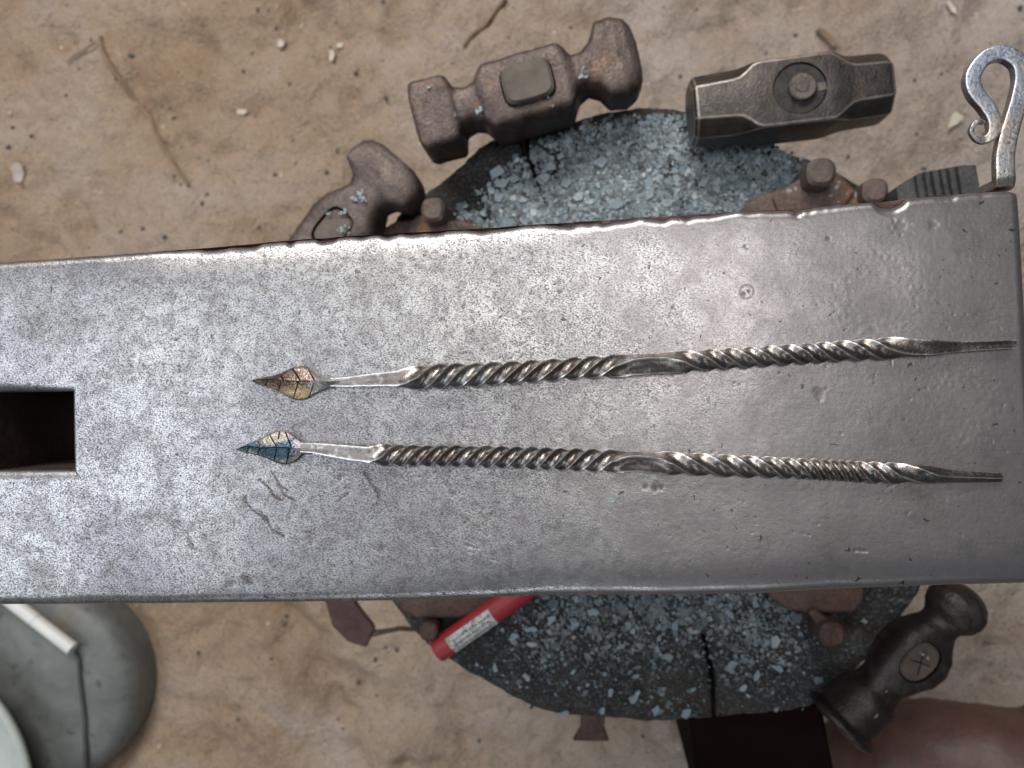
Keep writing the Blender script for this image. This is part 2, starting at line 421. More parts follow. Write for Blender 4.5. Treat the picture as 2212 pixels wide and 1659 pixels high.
def fixn(me):
    bm = bmesh.new(); bm.from_mesh(me); bmesh.ops.remove_doubles(bm, verts=bm.verts, dist=1e-7); bmesh.ops.recalc_face_normals(bm, faces=bm.faces); bm.to_mesh(me); bm.free(); me.update(); return me
def cyl(r, z0, z1, n=32, ey=1.0, e=2.0, bev=.0005, rx=None):
    v = []
    for z, k in ((z0, 1-bev/r), (z0+bev, 1), (z1-bev, 1), (z1, 1-bev/r)):
        for j in range(n):
            a = (j+.5)/n*6.28318; c, s = math.cos(a), math.sin(a)
            v.append((r*k*math.copysign(abs(c)**(2/e), c), r*k*ey*math.copysign(abs(s)**(2/e), s), z))
    f = grid_faces(4, n, True)+[tuple(range(n))[::-1], tuple(range(3*n, 4*n))]
    return v, f
def boolean_cut(me, cv, cf):
    a = bpy.data.objects.new('a', me); COL.objects.link(a); b = bpy.data.objects.new('b', fixn(mesh('b', cv, cf))); COL.objects.link(b)
    md = a.modifiers.new('x', 'BOOLEAN'); md.object = b; md.operation = 'DIFFERENCE'; md.solver = 'EXACT'
    dg = bpy.context.evaluated_depsgraph_get(); r = bpy.data.meshes.new_from_object(a.evaluated_get(dg))
    bpy.data.objects.remove(a); bpy.data.objects.remove(b); return r
def place_child(o, parent):
    o.parent = parent; o.matrix_parent_inverse = Matrix.Identity(4); return o
def solid(name, v, f, m, parent, angle=40, noise_amp=0, ns=200, bev=0):
    me = fixn(mesh(name, v, f))
    if noise_amp:
        for q in me.vertices: q.co += q.normal*noise_amp*fbm(q.co, ns)
    if bev:
        bm = bmesh.new(); bm.from_mesh(me)
        ed = [e for e in bm.edges if e.is_manifold and e.calc_face_angle(0) > math.radians(28)]
        bmesh.ops.bevel(bm, geom=ed, offset=bev, segments=2, profile=.6, affect='EDGES', clamp_overlap=True); bm.to_mesh(me); bm.free()
    o = link(name, me, m, smooth=True, angle=angle); return place_child(o, parent)

# ------------------------------------------------------------------ anvil
M_RUST_SIDE = rusty('anvil_side_rust', (.035, .02, .018), (.085, .05, .042), (.12, .065, .045), (.5, .75), .35, 90)
def anvil():
    root = empty('anvil', P(1200, 860, 0), 'big steel anvil with a worn speckled face, square hole and chipped edge', 'anvil')
    # outline of the face (picture points at face height), back edge and front edge
    T = [(-260, 583), (0, 563), (210, 549), (420, 533), (620, 515), (700, 509), (890, 497), (1050, 488), (1200, 477), (1400, 464), (1600, 452), (1750, 444), (1900, 431), (2050, 415), (2150, 410), (2206, 411)]
    B = [(-260, 1309), (0, 1311), (200, 1310), (420, 1308), (640, 1306), (850, 1304), (1000, 1299), (1150, 1294), (1300, 1293), (1500, 1292), (1650, 1290), (1760, 1284), (1900, 1277), (2060, 1272), (2212, 1268), (2250, 1267)]
    NU, NV = 1000, 330
    u = np.linspace(0, 1, NU)
    # fine rows near both edges
    vv = np.linspace(0, 1, NV)
    tpx = -260+u*(2206+260); tpy = np.interp(tpx, *zip(*T)); bpx = -260+u*(2250+260); bpy_ = np.interp(bpx, *zip(*B))
    tx, ty = PA(tpx, tpy, 0); bx, by = PA(bpx, bpy_, 0)
    # chips along the back edge: how far the face stops short of the side wall
    chip = .0003+np.clip(vfbm(tpx, tpx*0, 1/34., 3, 21)-.50, 0, 1)*.0040*np.clip((tpx-360)/200, .12, 1)
    for c, wd, dep in [(1065, 60, .0009), (690, 14, .0017), (890, 26, .0009), (935, 22, .0010), (1230, 60, .0011), (1320, 55, .0013), (1925, 36, .0034), (1500, 90, .0010), (620, 8, .0016), (1700, 60, .0008), (455, 30, .0012)]:
        chip += .75*dep*np.clip(1-((tpx-c)/wd)**2, 0, 1)**.7
    chip *= np.clip((2150-tpx)/60, .1, 1)
    kw = np.hanning(9); kw /= kw.sum(); chip = np.convolve(np.pad(chip, 4, mode='edge'), kw, 'valid')
    dirx, diry = bx-tx, by-ty; W = np.hypot(dirx, diry)
    fx = tx+dirx/W*chip; fy = ty+diry/W*chip
    X = fx[:, None]+(bx-fx)[:, None]*vv[None]; Y = fy[:, None]+(by-fy)[:, None]*vv[None]
    # edges
    dT = np.hypot(X-fx[:, None], Y-fy[:, None]); dB = np.hypot(X-bx[:, None], Y-by[:, None])
    ex0 = np.array([tx[-1], ty[-1]]); ex1 = np.array([bx[-1], by[-1]]); e = (ex1-ex0)/np.linalg.norm(ex1-ex0)
    dR = np.abs((X-ex0[0])*e[1]-(Y-ex0[1])*e[0])
    def roundover(d, r, k=1.0):
        t = np.clip((r-d)/r, 0, 1); return -k*r*(1-np.sqrt(np.clip(1-t*t, 0, 1)))
    pxu = np.interp(np.arange(NU), np.arange(NU), tpx)[:, None]
    rT = .0026+.0012*vnoise(tpx, tpx*0, 1/90., 31)[:, None]; rB = .0034+.0014*vnoise(tpx, tpx*0, 1/120., 33)[:, None]
    Z = roundover(dT, rT, .62)+roundover(dB, rB, .8)+roundover(dR, .003, .8)
    # gentle sag towards the back edge where hammered (catches the light)
    sag = np.clip((tpx-120)/300, .35, 1)*np.clip((1650-tpx)/500, .25, 1)
    dN = np.hypot(X-tx[:, None], Y-ty[:, None]); Z -= .0019*np.exp(-(dN/.0068)**1.5)*sag[:, None]
    Z -= .0019*np.exp(-(dB/.0058)**1.6)*np.clip((tpx-450)/800, .2, 1)[:, None]
    Z += (vfbm(X, Y, 30, 2, 41)-.5)*.0006+(vfbm(X, Y, 130, 2, 43)-.5)*.00005
    grain = (vfbm(X*1, Y*1, 1100, 2, 45)-.5)
    Z += grain*.00003
    mark = np.zeros_like(X)
    def seg(pts, wd, val=1., dep=.00012, ring=None):
        q = [P(a, b, 0) for a, b in pts]
        mg = (wd*3+(ring or 0)+6)/F*H; x_0 = min(k.x for k in q)-mg; x_1 = max(k.x for k in q)+mg
        i0, i1 = np.searchsorted(X[:, 0], [x_0-.003, x_1+.003]); sl = slice(max(i0, 0), max(i1, 1))
        XX, YY = X[sl], Y[sl]; D = np.full_like(XX, 1.)
        for a, b in zip(q[:-1], q[1:]) if len(q) > 1 else [(q[0], q[0])]:
            ax, ay = a.x, a.y; lx, ly = b.x-ax, b.y-ay; L = lx*lx+ly*ly+1e-12
            t = np.clip(((XX-ax)*lx+(YY-ay)*ly)/L, 0, 1); D = np.minimum(D, np.hypot(XX-ax-t*lx, YY-ay-t*ly))
        if ring: D = np.abs(D-ring/F*H)
        D = D*(1+.9*(vnoise(XX, YY, 900, 51)-.5)); ww = wd/F*H
        m = np.clip(1.5-D/ww, 0, 1); mark[sl] = np.maximum(mark[sl], m*val); Z[sl] -= dep*m
    c = lambda L: [(368.7+a/3, 995.4+b/3) for a, b in L]
    seg(c([(660, 80), (700, 140), (730, 220), (810, 262)]), 2.6); seg(c([(690, 160), (760, 190)]), 2.6)
    seg(c([(600, 145), (640, 180), (670, 235), (715, 255)]), 3.2); seg(c([(480, 250), (485, 268)]), 7); seg(c([(490, 275), (530, 320), (590, 362)]), 2)
    seg(c([(605, 370), (618, 380)]), 6); seg(c([(620, 380), (655, 445), (735, 495)]), 2.6)
    seg(c([(1255, 80), (1275, 105), (1300, 160)]), 3.6); seg(c([(1300, 160), (1345, 215), (1340, 240)]), 5); seg(c([(1075, 270), (1110, 240), (1150, 212)]), 2)
    seg(c([(485, 770), (495, 780)]), 10, .9); seg(c([(395, 800)]), 7, .8); seg(c([(1808, 805)]), 6, 1); seg(c([(1765, 870)]), 4, 1); seg(c([(1790, 150), (1830, 215)]), 7, .55)
    seg(c([(125, 520), (140, 560)]), 5, .6); seg(c([(30, 410)]), 9, .5); seg(c([(890, 470), (900, 530)]), 7, .4); seg(c([(1370, 580)]), 9, .4)
    for a, b, r, k in [(995, 555, 5, 1), (893, 572, 11, .45), (918, 556, 9, .4), (571, 626, 10, .55), (890, 560, 4, .8), (1945, 487, 11, .6), (2018, 486, 7, .6), (1770, 851, 9, .55), (955, 690, 5, .4),
                       (1114, 887, 4, .9), (1607, 634, 5, .9), (1618, 630, 4, .8), (1395, 1053, 6, .8), (1415, 1055, 8, .9), (1428, 1054, 5, .8), (1610, 532, 4, .7), (1790, 515, 4, .8),
                       (1210, 630, 3, .6), (735, 1035, 6, .4), (1480, 1180, 26, .25), (1050, 1120, 34, .28), (320, 1120, 14, .35), (240, 1230, 22, .4), (90, 1240, 40, .3), (180, 700, 30, .3),
                       (70, 700, 40, .35), (470, 640, 26, .25), (1900, 640, 60, .2), (2080, 880, 50, .25)]:
        seg([(a, b)], r, k, .00004 if r > 12 else .00012)
    seg([(1114, 887)], 1.6, .6, .00006, ring=10); seg([(1614, 630)], 1.6, .6, .00006, ring=14); seg([(2138, 640), (2142, 655)], 1.5, -.5, 0)
    seg([(1846, 1189), (1872, 1191)], 2, .9, .0002); seg([(1006, 1178), (1034, 1186)], 1.4, .5, .00012); seg([(1059, 1208), (1078, 1214)], 1.3, .5, .0001)
    for _ in range(60):
        a, b = random.uniform(0, 2200), random.uniform(560, 1270); an = random.uniform(0, 3.1); L = random.uniform(4, 22)
        seg([(a, b), (a+L*math.cos(an), b+L*math.sin(an))], random.uniform(.7, 1.2), .55, .00008)
    for _ in range(150):
        a = random.uniform(1250, 2200) if random.random() < .7 else random.uniform(0, 1200); b = random.uniform(520, 1260)
        seg([(a, b)], random.uniform(1., 2.6), random.uniform(.4, 1), .00007)
    # square hole
    hc = [P(-14, 848, 0), P(161, 846, 0), P(155, 1015, 0), P(-16, 1017, 0)]
    ctr = sum(hc, Vector())/4; ax = ((hc[1]-hc[0])+(hc[2]-hc[3])).normalized(); ay = Vector((-ax.y, ax.x, 0))
    hx = ((hc[1]-hc[0]).length+(hc[2]-hc[3]).length)/4; hy = ((hc[0]-hc[3]).length+(hc[1]-hc[2]).length)/4
    def sdf(X, Y):
        a = (X-ctr.x)*ax.x+(Y-ctr.y)*ax.y; b = (X-ctr.x)*ay.x+(Y-ctr.y)*ay.y
        return np.maximum(np.abs(a)-hx, np.abs(b)-hy), a, b
    cell = .0006
    s, a, b = sdf(X, Y)
    near = (s < 0) & (s > -cell)
    # snap to boundary
    sa = np.abs(a)-hx; sb = np.abs(b)-hy
    na, nb = a.copy(), b.copy()
    ma = near & (sa > -cell); na[ma] = np.sign(a[ma])*hx
    mb = near & (sb > -cell); nb[mb] = np.sign(b[mb])*hy
    X = np.where(near, ctr.x+na*ax.x+nb*ay.x, X); Y = np.where(near, ctr.y+na*ax.y+nb*ay.y, Y)
    s, a, b = sdf(X, Y)
    rh = np.where((np.abs(b)-hy > np.abs(a)-hx), np.where(b > 0, .0040-.0018*np.clip(a/hx, -1, 1), .0042), .0016)
    Z += roundover(np.clip(s, 0, 1), rh, .6)
    inner = s < -1e-6
    idx = np.arange(NU*NV).reshape(NU, NV)
    q = np.stack([idx[:-1, :-1], idx[:-1, 1:], idx[1:, 1:], idx[1:, :-1]], -1)
    bad = inner[:-1, :-1] | inner[:-1, 1:] | inner[1:, 1:] | inner[1:, :-1]
    faces = q[~bad]
    verts = list(np.stack([X, Y, Z], -1).reshape(-1, 3)); ml = list(mark.reshape(-1)); rl = [0.]*len(verts)
    fl = [tuple(r[::-1]) for r in faces.tolist()]
    # skirts: back side (rust coloured chips), front, right end
    def skirt(ids, layers):
        prev = ids
        for lay in layers:
            base = len(verts)
            for k, i in enumerate(ids):
                verts.append(lay[k]); ml.append(0); rl.append(1.)
            cur = list(range(base, base+len(ids)))
            for k in range(len(ids)-1): fl.append((prev[k], prev[k+1], cur[k+1], cur[k]))
            prev = cur
    tid = idx[:, 0].tolist(); zt = Z[:, 0]
    dup = len(verts)
    for k, i in enumerate(tid): verts.append(verts[i]+np.array([0, 0, -.0001])); ml.append(0); rl.append(1.)
    tid2 = list(range(dup, dup+NU))
    n1 = (vnoise(tpx, tpx*0, 1/14., 61)-.5)
    L1 = [np.array([tx[k]+dirx[k]/W[k]*chip[k]*.45, ty[k]+diry[k]/W[k]*chip[k]*.45, zt[k]-.0009-.3*chip[k]]) for k in range(NU)]
    L2 = [np.array([tx[k], ty[k]+.0002*n1[k], -.0035-.5*chip[k]]) for k in range(NU)]
    L3 = [np.array([tx[k], ty[k]-.0005, -.05]) for k in range(NU)]
    for k in range(NU-1): fl.append((tid[k], tid[k+1], tid2[k+1], tid2[k]))
    skirt(tid2, [L1, L2, L3])
    bid = idx[:, -1].tolist()[::-1]
    skirt(bid, [[np.array([bx[k], by[k]-.0004, Z[k, -1]-.0015]) for k in range(NU)][::-1], [np.array([bx[k], by[k], -.05]) for k in range(NU)][::-1]])
    rid = idx[-1, :].tolist()
    skirt(rid, [[np.array([X[-1, k]+.0004, Y[-1, k], Z[-1, k]-.0015]) for k in range(NV)], [np.array([X[-1, k], Y[-1, k], -.05]) for k in range(NV)]])
    me = bpy.data.meshes.new('face_plate'); fl = [t_[::-1] for t_ in fl]
    me.from_pydata([tuple(map(float, p)) for p in verts], [], fl); me.update()
    for nm, arr in (('mark', ml), ('rust', rl)):
        at = me.attributes.new(nm, 'FLOAT', 'POINT'); at.data.foreach_set('value', np.array(arr, np.float32))
    n = NT('worn_anvil_steel')
    sep = n.n('ShaderNodeSeparateXYZ'); n.l(n.tc.outputs['Object'], sep.inputs[0]); sxx = sep.outputs[0]
    big = n.noise(16, 3, .5, .4); med = n.noise(70, 5, .65, .3); fin = n.noise(1, 3, .68, .3, n.mapped((1500, 2100, 1500), rot=(0, 0, .5)))
    fin2 = n.noise(650, 3, .6, 1.5); vfin = n.noise(2900, 2, .6)
    # speckled (left, middle) against smoother worn (right): wear, plus the dimmer right-hand reflection painted into the colour
    zone = n.math('ADD', n.math('MULTIPLY', sxx, -13.), n.math('ADD', .62, n.math('MULTIPLY', n.math('SUBTRACT', med, .5), 2.2)), True)
    base = n.ramp(big, [(.26, (.28, .265, .29)), (.52, (.44, .435, .435)), (.75, (.52, .52, .51))])
    base = n.mix(zone, (.37, .345, .345), base)
    blotch = n.ramp(med, [(.38, 1.), (.56, 0.)])
    base = n.mix(n.math('MULTIPLY', blotch, .5), base, (.24, .22, .235)); mo = n.noise(240, 4, .6, .3); base = n.mix(n.math('MULTIPLY', n.ramp(mo, [(.40, 1.), (.52, 0.)]), n.math('ADD', .1, n.math('MULTIPLY', zone, .42))), base, (.17, .16, .17))
    sp = n.ramp(n.math('ADD', n.math('MULTIPLY', fin, .75), n.math('MULTIPLY', fin2, .25)), [(.43, 1.), (.51, 0.)])
    spk = n.math('MULTIPLY', sp, n.math('ADD', .20, n.math('MULTIPLY', zone, .58)))
    col = n.mix(spk, base, (.085, .082, .085))
    hi = n.ramp(fin, [(.56, 0.), (.70, 1.)])
    col = n.mix(n.math('MULTIPLY', hi, n.math('ADD', .05, n.math('MULTIPLY', zone, .42))), col, (.68, .68, .68))
    pit = n.noise(420, 2, .5, .6); col = n.mix(n.ramp(pit, [(.26, .8), (.31, 0.)]), col, (.05, .045, .045))
    st = n.noise(26, 4, .6, .8); col = n.mix(n.ramp(st, [(.58, 0.), (.72, .38)]), col, (.19, .16, .14))
    mk = n.attr('mark').outputs['Fac']; scr = n.noise(1, 3, .7, 0, n.mapped((60, 2600, 60), rot=(0, 0, 1.35))); col = n.mix(n.math('MULTIPLY', n.ramp(scr, [(.56, 0.), (.66, 1.)]), .35), col, (.17, .165, .175)); col = n.mix(n.math('MULTIPLY', mk, .62, True), col, (.085, .068, .065))
    rs = n.attr('rust').outputs['Fac']; rc = n.ramp(n.noise(300, 5, .7), [(.35, (.035, .016, .016)), (.65, (.10, .055, .05))])
    rsm = n.ramp(n.math('ADD', rs, n.math('MULTIPLY', n.math('SUBTRACT', n.noise(700, 3, .6), .5), .6)), [(.35, 0.), (.55, 1.)])
    col = n.mix(rsm, col, rc)
    rough = n.math('ADD', n.math('ADD', .33, n.math('MULTIPLY', n.math('SUBTRACT', med, .5), -.3)), n.math('MULTIPLY', spk, .35))
    rough = n.math('ADD', rough, n.math('MULTIPLY', mk, .25)); rough = n.math('ADD', rough, n.math('MULTIPLY', rsm, .25), True)
    n.set(color=col, rough=rough, metal=n.math('SUBTRACT', .92, n.math('MULTIPLY', rsm, .5)))
    hgt = n.math('ADD', n.math('MULTIPLY', fin, n.math('ADD', .25, n.math('MULTIPLY', zone, .75))), n.math('ADD', n.math('MULTIPLY', fin2, n.math('ADD', .15, n.math('MULTIPLY', zone, .45))), n.math('MULTIPLY', vfin, .3)))
    n.bump(hgt, .00008, .8)
    link('face_plate', me, n.m, root, True, 60)
    # hole walls
    v = []; e0 = .00005
    for z in (-.0025, -.012, -.051):
        for sx_, sy_ in ((-1, -1), (1, -1), (1, 1), (-1, 1)):
            p = ctr+ax*(hx+e0)*sx_+ay*(hy+e0)*sy_; v.append((p.x, p.y, z))
    link('square_hole', mesh('hole', v, grid_faces(3, 4, True)), rusty('hole_rust', (.02, .010, .009), (.055, .025, .02), None, (.5, .8), .1, 120), root, False)
    # underside slab, waist, base (hidden below the face, seen from the side)
    def rect(px0, px1, z, hyw, yc):
        x0 = P(px0, 860, 0).x; x1 = P(px1, 860, 0).x
        return [(x0, yc-hyw, z), (x1, yc-hyw, z), (x1, yc+hyw, z), (x0, yc+hyw, z)]
    yc = P(1106, 885, 0).y
    secs = [(330, 2150, -.048, .054), (500, 2050, -.06, .05), (780, 1880, -.085, .042), (860, 1800, -.13, .036), (820, 1850, -.18, .04), (640, 2050, -.222, .066), (600, 2090, -.235, .082), (600, 2090, TZ+.0005, .084)]
    v = []
    for a, b_, z, hw in secs: v += rect(a, b_, z, hw, yc)
    nS = len(secs); f = grid_faces(nS, 4, True)+[(0, 1, 2, 3), tuple(range(4*nS-4, 4*nS))[::-1]]
    me = fixn(mesh('body', v, f)); o = link('body', me, M_RUST_SIDE, root, False)
    v, f = [], []
    x0, x1 = P(-260, 900, 0).x, P(2228, 900, 0).x
    # heel and end overhang underside, butted below the face skirt
    def ring(z, k):
        o = []
        for i in range(0, NU, 40): o.append((tx[i]*k+(1-k)*(x0+x1)/2, ty[i]*k+yc*(1-k)-.001, z))
        for i in list(range(0, NU, 40))[::-1]: o.append((bx[i]*k+(1-k)*(x0+x1)/2, by[i]*k+yc*(1-k)+.001, z))
        return o
    r1 = ring(-.0502, .99); v = r1; f = [tuple(range(len(r1)))]
    bm = bmesh.new(); bv = [bm.verts.new(p) for p in v]; es = [bm.edges.new((bv[i], bv[(i+1) % len(bv)])) for i in range(len(bv))]
    hv = [bm.verts.new(((ctr+ax*hx*a_+ay*hy*b_)[0], (ctr+ax*hx*a_+ay*hy*b_)[1], -.0502)) for a_, b_ in ((-1, -1), (1, -1), (1, 1), (-1, 1))]
    es += [bm.edges.new((hv[i], hv[(i+1) % 4])) for i in range(4)]
    bmesh.ops.triangle_fill(bm, use_beauty=True, edges=es)
    me = bpy.data.meshes.new('underside'); bm.to_mesh(me); bm.free(); link('underside', me, M_RUST_SIDE, root, False)
    return root
AN = anvil()

M_FOOT = rusty('rusty_foot_iron', (.06, .036, .028), (.135, .092, .08), (.20, .095, .045), (.5, .8), .25, 45, .0008, (.22, .25, .27))
M_FOOT_D = rusty('dark_foot_iron', (.05, .03, .024), (.11, .065, .05), (.14, .065, .035), (.5, .8), .3, 45)
M_BOLT = rusty('bolt_iron', (.085, .06, .05), (.165, .125, .11), (.20, .11, .065), (.45, .7), .35, 120, .0004)
def slab(name, pts, z0, z1, m, parent=None, bev=.003, amp=.0006):
    """outline in picture points at height z1, thickness down to z0"""
    top = [P(a, b, z1) for a, b in pts]; n = len(pts)
    v = [tuple(p) for p in top]+[(p.x, p.y, z0) for p in top]
    f = [tuple(range(n)), tuple(range(n, 2*n))[::-1]]+[(i, n+i, n+(i+1) % n, (i+1) % n) for i in range(n)]
    me = fixn(mesh(name, v, f)); bm = bmesh.new(); bm.from_mesh(me)
    bmesh.ops.bevel(bm, geom=[e for e in bm.edges if e.calc_face_angle(0) > .5], offset=bev, segments=4, profile=.5, affect='EDGES', clamp_overlap=True)
    bm.to_mesh(me); bm.free()
    return link(name, me, m, parent, True, 50)
# the anvil's own feet, spreading on the stump
slab('foot', [(815, 500), (850, 478), (920, 470), (1000, 474), (1050, 492), (1120, 560), (1120, 640), (820, 640)], TZ+.001, TZ+.016, M_FOOT, AN)
slab('foot', [(1590, 460), (1640, 420), (1700, 402), (1790, 400), (1860, 412), (1930, 470), (1940, 600), (1600, 600)], TZ+.001, TZ+.018, M_FOOT, AN)
slab('foot', [(862, 1250), (862, 1320), (900, 1338), (1000, 1336), (1060, 1318), (1100, 1200), (900, 1180)], TZ+.001, TZ+.014, M_FOOT_D, AN)
slab('foot', [(1640, 1200), (1660, 1290), (1700, 1318), (1760, 1328), (1850, 1324), (1868, 1300), (1880, 1180)], TZ+.001, TZ+.016, M_FOOT_D, AN)

def bolt(px, py, z, r, name_label, m=M_BOLT, hexa=False, strap=None, low=TZ+.001):
    c = P(px, py, z); root = empty('hold_down_bolt', (c.x, c.y, low), name_label, 'bolt', 'bolts holding the anvil to the stump')
    v, f = cyl(r, 0, z-low, 6 if hexa else 24, bev=r*.25, e=2.6 if not hexa else 2)
    solid('shank', v, f, m, root, 40, .0003, 300)
    if strap:
        s = slab('strap', strap, low+.012, low+.020, M_FOOT if m is M_BOLT else M_FOOT_D, None, .002)
        s.parent = root; s.matrix_parent_inverse = Matrix.Translation(-Vector(root.location))
    return root
bolt(934, 452, TZ+.036, .0075, 'round rusty bolt end beside the small partly hidden hammer', strap=[(880, 482), (905, 462), (960, 466), (1000, 500), (960, 560), (880, 540)])
bolt(1776, 370, TZ+.038, .0085, 'smooth brown bolt end in front of the clean sledge hammer', strap=[(1668, 425), (1715, 392), (1770, 362), (1815, 372), (1850, 412), (1800, 480), (1690, 480)])
bolt(1893, 410, TZ+.03, .0075, 'dull bolt end at the chipped corner of the anvil', hexa=False)
bolt(1800, 1374, TZ+.030, .0075, 'dark bolt end in the shade behind the ball hammer', m=M_FOOT_D, strap=[(1745, 1322), (1762, 1316), (1806, 1350), (1828, 1372), (1818, 1392), (1795, 1396), (1776, 1370)])
bolt(925, 1366, TZ+.020, .006, 'dark bolt end under the end of the red marker', m=M_FOOT_D)

for px, py, sz, lab in [(1322, 1080, 7, 'tiny pale blue flake on the anvil face below the lower twisted rod'), (1388, 1106, 4, 'smallest blue speck on the anvil face, right of the tiny flake')]:
    v, f, cl = [], [], []; flake_geo(v, f, cl, (0, 0, 0), sz/F*H, .8, 0, (0, 0), (.25, .36, .42), .0003)
    me = mesh('scale_speck', v, f); colset(me, cl); o = link('scale_speck', me, M_FL, smooth=False); o.location = P(px, py, .0001); tag(o, lab, 'flake')

# ------------------------------------------------------------------ twisted rods
def rod_mat():
    n = NT('oiled_forged_iron')
    a = n.noise(260, 5, .65, .4); b = n.noise(1400, 3, .65); g = n.noise(60, 3, .5)
    c = n.ramp(g, [(.35, (.145, .12, .108)), (.65, (.24, .215, .20))])
    c = n.mix(n.ramp(a, [(.54, 0.), (.68, .6)]), c, (.50, .51, .50))
    ed = n.attr('edge').outputs['Fac']; c = n.mix(n.math('MULTIPLY', ed, n.ramp(b, [(.3, .35), (.6, .95)])), c, (.92, .90, .86))  # ridge highlight painted in: paler metal colour along the corners
    n.set(color=c, rough=n.ramp(b, [(.3, .44), (.7, .24)]), metal=1.)
    n.bump(n.math('ADD', n.math('MULTIPLY', a, .5), n.math('MULTIPLY', b, .7)), .00016, .8); return n.m
M_ROD = rod_mat()
def rod(name, cl, phi, x0, x1, root):
    cl = np.array(cl, float); ph = np.array(phi, float)
    xs = np.arange(x0, x1+.1, 1.1)
    def sm(a, k=9): 
        w = np.hanning(k+2)[1:-1]; w /= w.sum(); return np.convolve(np.pad(a, k//2, mode='edge'), w, 'valid')
    yc = sm(np.interp(xs, cl[:, 0], cl[:, 1]), 61); R = sm(np.interp(xs, cl[:, 0], cl[:, 2]), 31)
    Fi = sm(np.interp(xs, ph[:, 0], ph[:, 1]), 23)
    flat = sm(np.interp(xs, cl[:, 0], cl[:, 3]) if cl.shape[1] > 3 else np.ones_like(xs), 31)
    M = 40; v = []; ed = []
    for i, x in enumerate(xs):
        k = H/F/1.03*1.0
        dpx = P(x, yc[i], 0); rr = R[i]*((P(x, yc[i]+10, 0)-P(x, yc[i]-10, 0)).length/20)*.985
        cz = rr*.93*flat[i]+.0001; c = P(x, yc[i], cz)
        rr *= 1.06
        rr *= 1+.035*fbm((x*.03, 0, 0), 1, 2)
        c.y += .00012*fbm((x*.02, 8, 0), 1)
        for j in range(M):
            b = j/M*2*math.pi; m4 = (b+math.pi/4) % (math.pi/2)-math.pi/4     # 0 at flat centre
            r = 1/math.cos(m4); r = min(r, 1.36); s = rr/1.35
            cc = .05*math.cos(2*m4)**2 if False else 0
            rad = s*(r-.10*math.cos(2*m4))
            a = b+math.pi/4+math.radians(Fi[i])      # corner direction at Fi
            rad *= 1+.012*fbm((x*.05, j*.3, 2), 1, 2)
            yy = rad*math.sin(a); zz = rad*math.cos(a)*flat[i]
            v.append((c.x, c.y+yy, c.z+zz)); ed.append(1. if abs(abs(m4)-math.pi/4) < .13 else 0.)
    f = grid_faces(len(xs), M, True)+[tuple(range(M))[::-1], tuple(range(len(v)-M, len(v)))]
    me = mesh(name, v, f)
    bm = bmesh.new(); bm.from_mesh(me); bmesh.ops.recalc_face_normals(bm, faces=bm.faces); bm.to_mesh(me); bm.free()
    at = me.attributes.new('edge', 'FLOAT', 'POINT'); at.data.foreach_set('value', np.array(ed, np.float32))
    return link(name, me, M_ROD, root, True, 50)
def leaf_mat():
    n = NT('tempered_leaf_steel'); a = n.attr('Col').outputs['Color']; b = n.noise(1300, 4, .65, .6); g = n.noise(350, 3, .6)
    c = n.mix(n.ramp(b, [(.34, .6), (.5, 0.)]), a, n.mix(.5, a, (.05, .04, .035)))
    c = n.mix(n.ramp(g, [(.6, 0.), (.72, .35)]), c, (.6, .56, .5))
    gr = n.math('MULTIPLY', n.attr('edge').outputs['Fac'], 1.25, True); c = n.mix(gr, c, (.018, .013, .012))
    n.set(color=c, rough=n.ramp(b, [(.3, .42), (.7, .2)]), metal=n.math('SUBTRACT', .95, n.math('MULTIPLY', gr, .7)))
    n.bump(n.math('ADD', b, g), .00028, .9); return n.m
M_LEAF = leaf_mat()
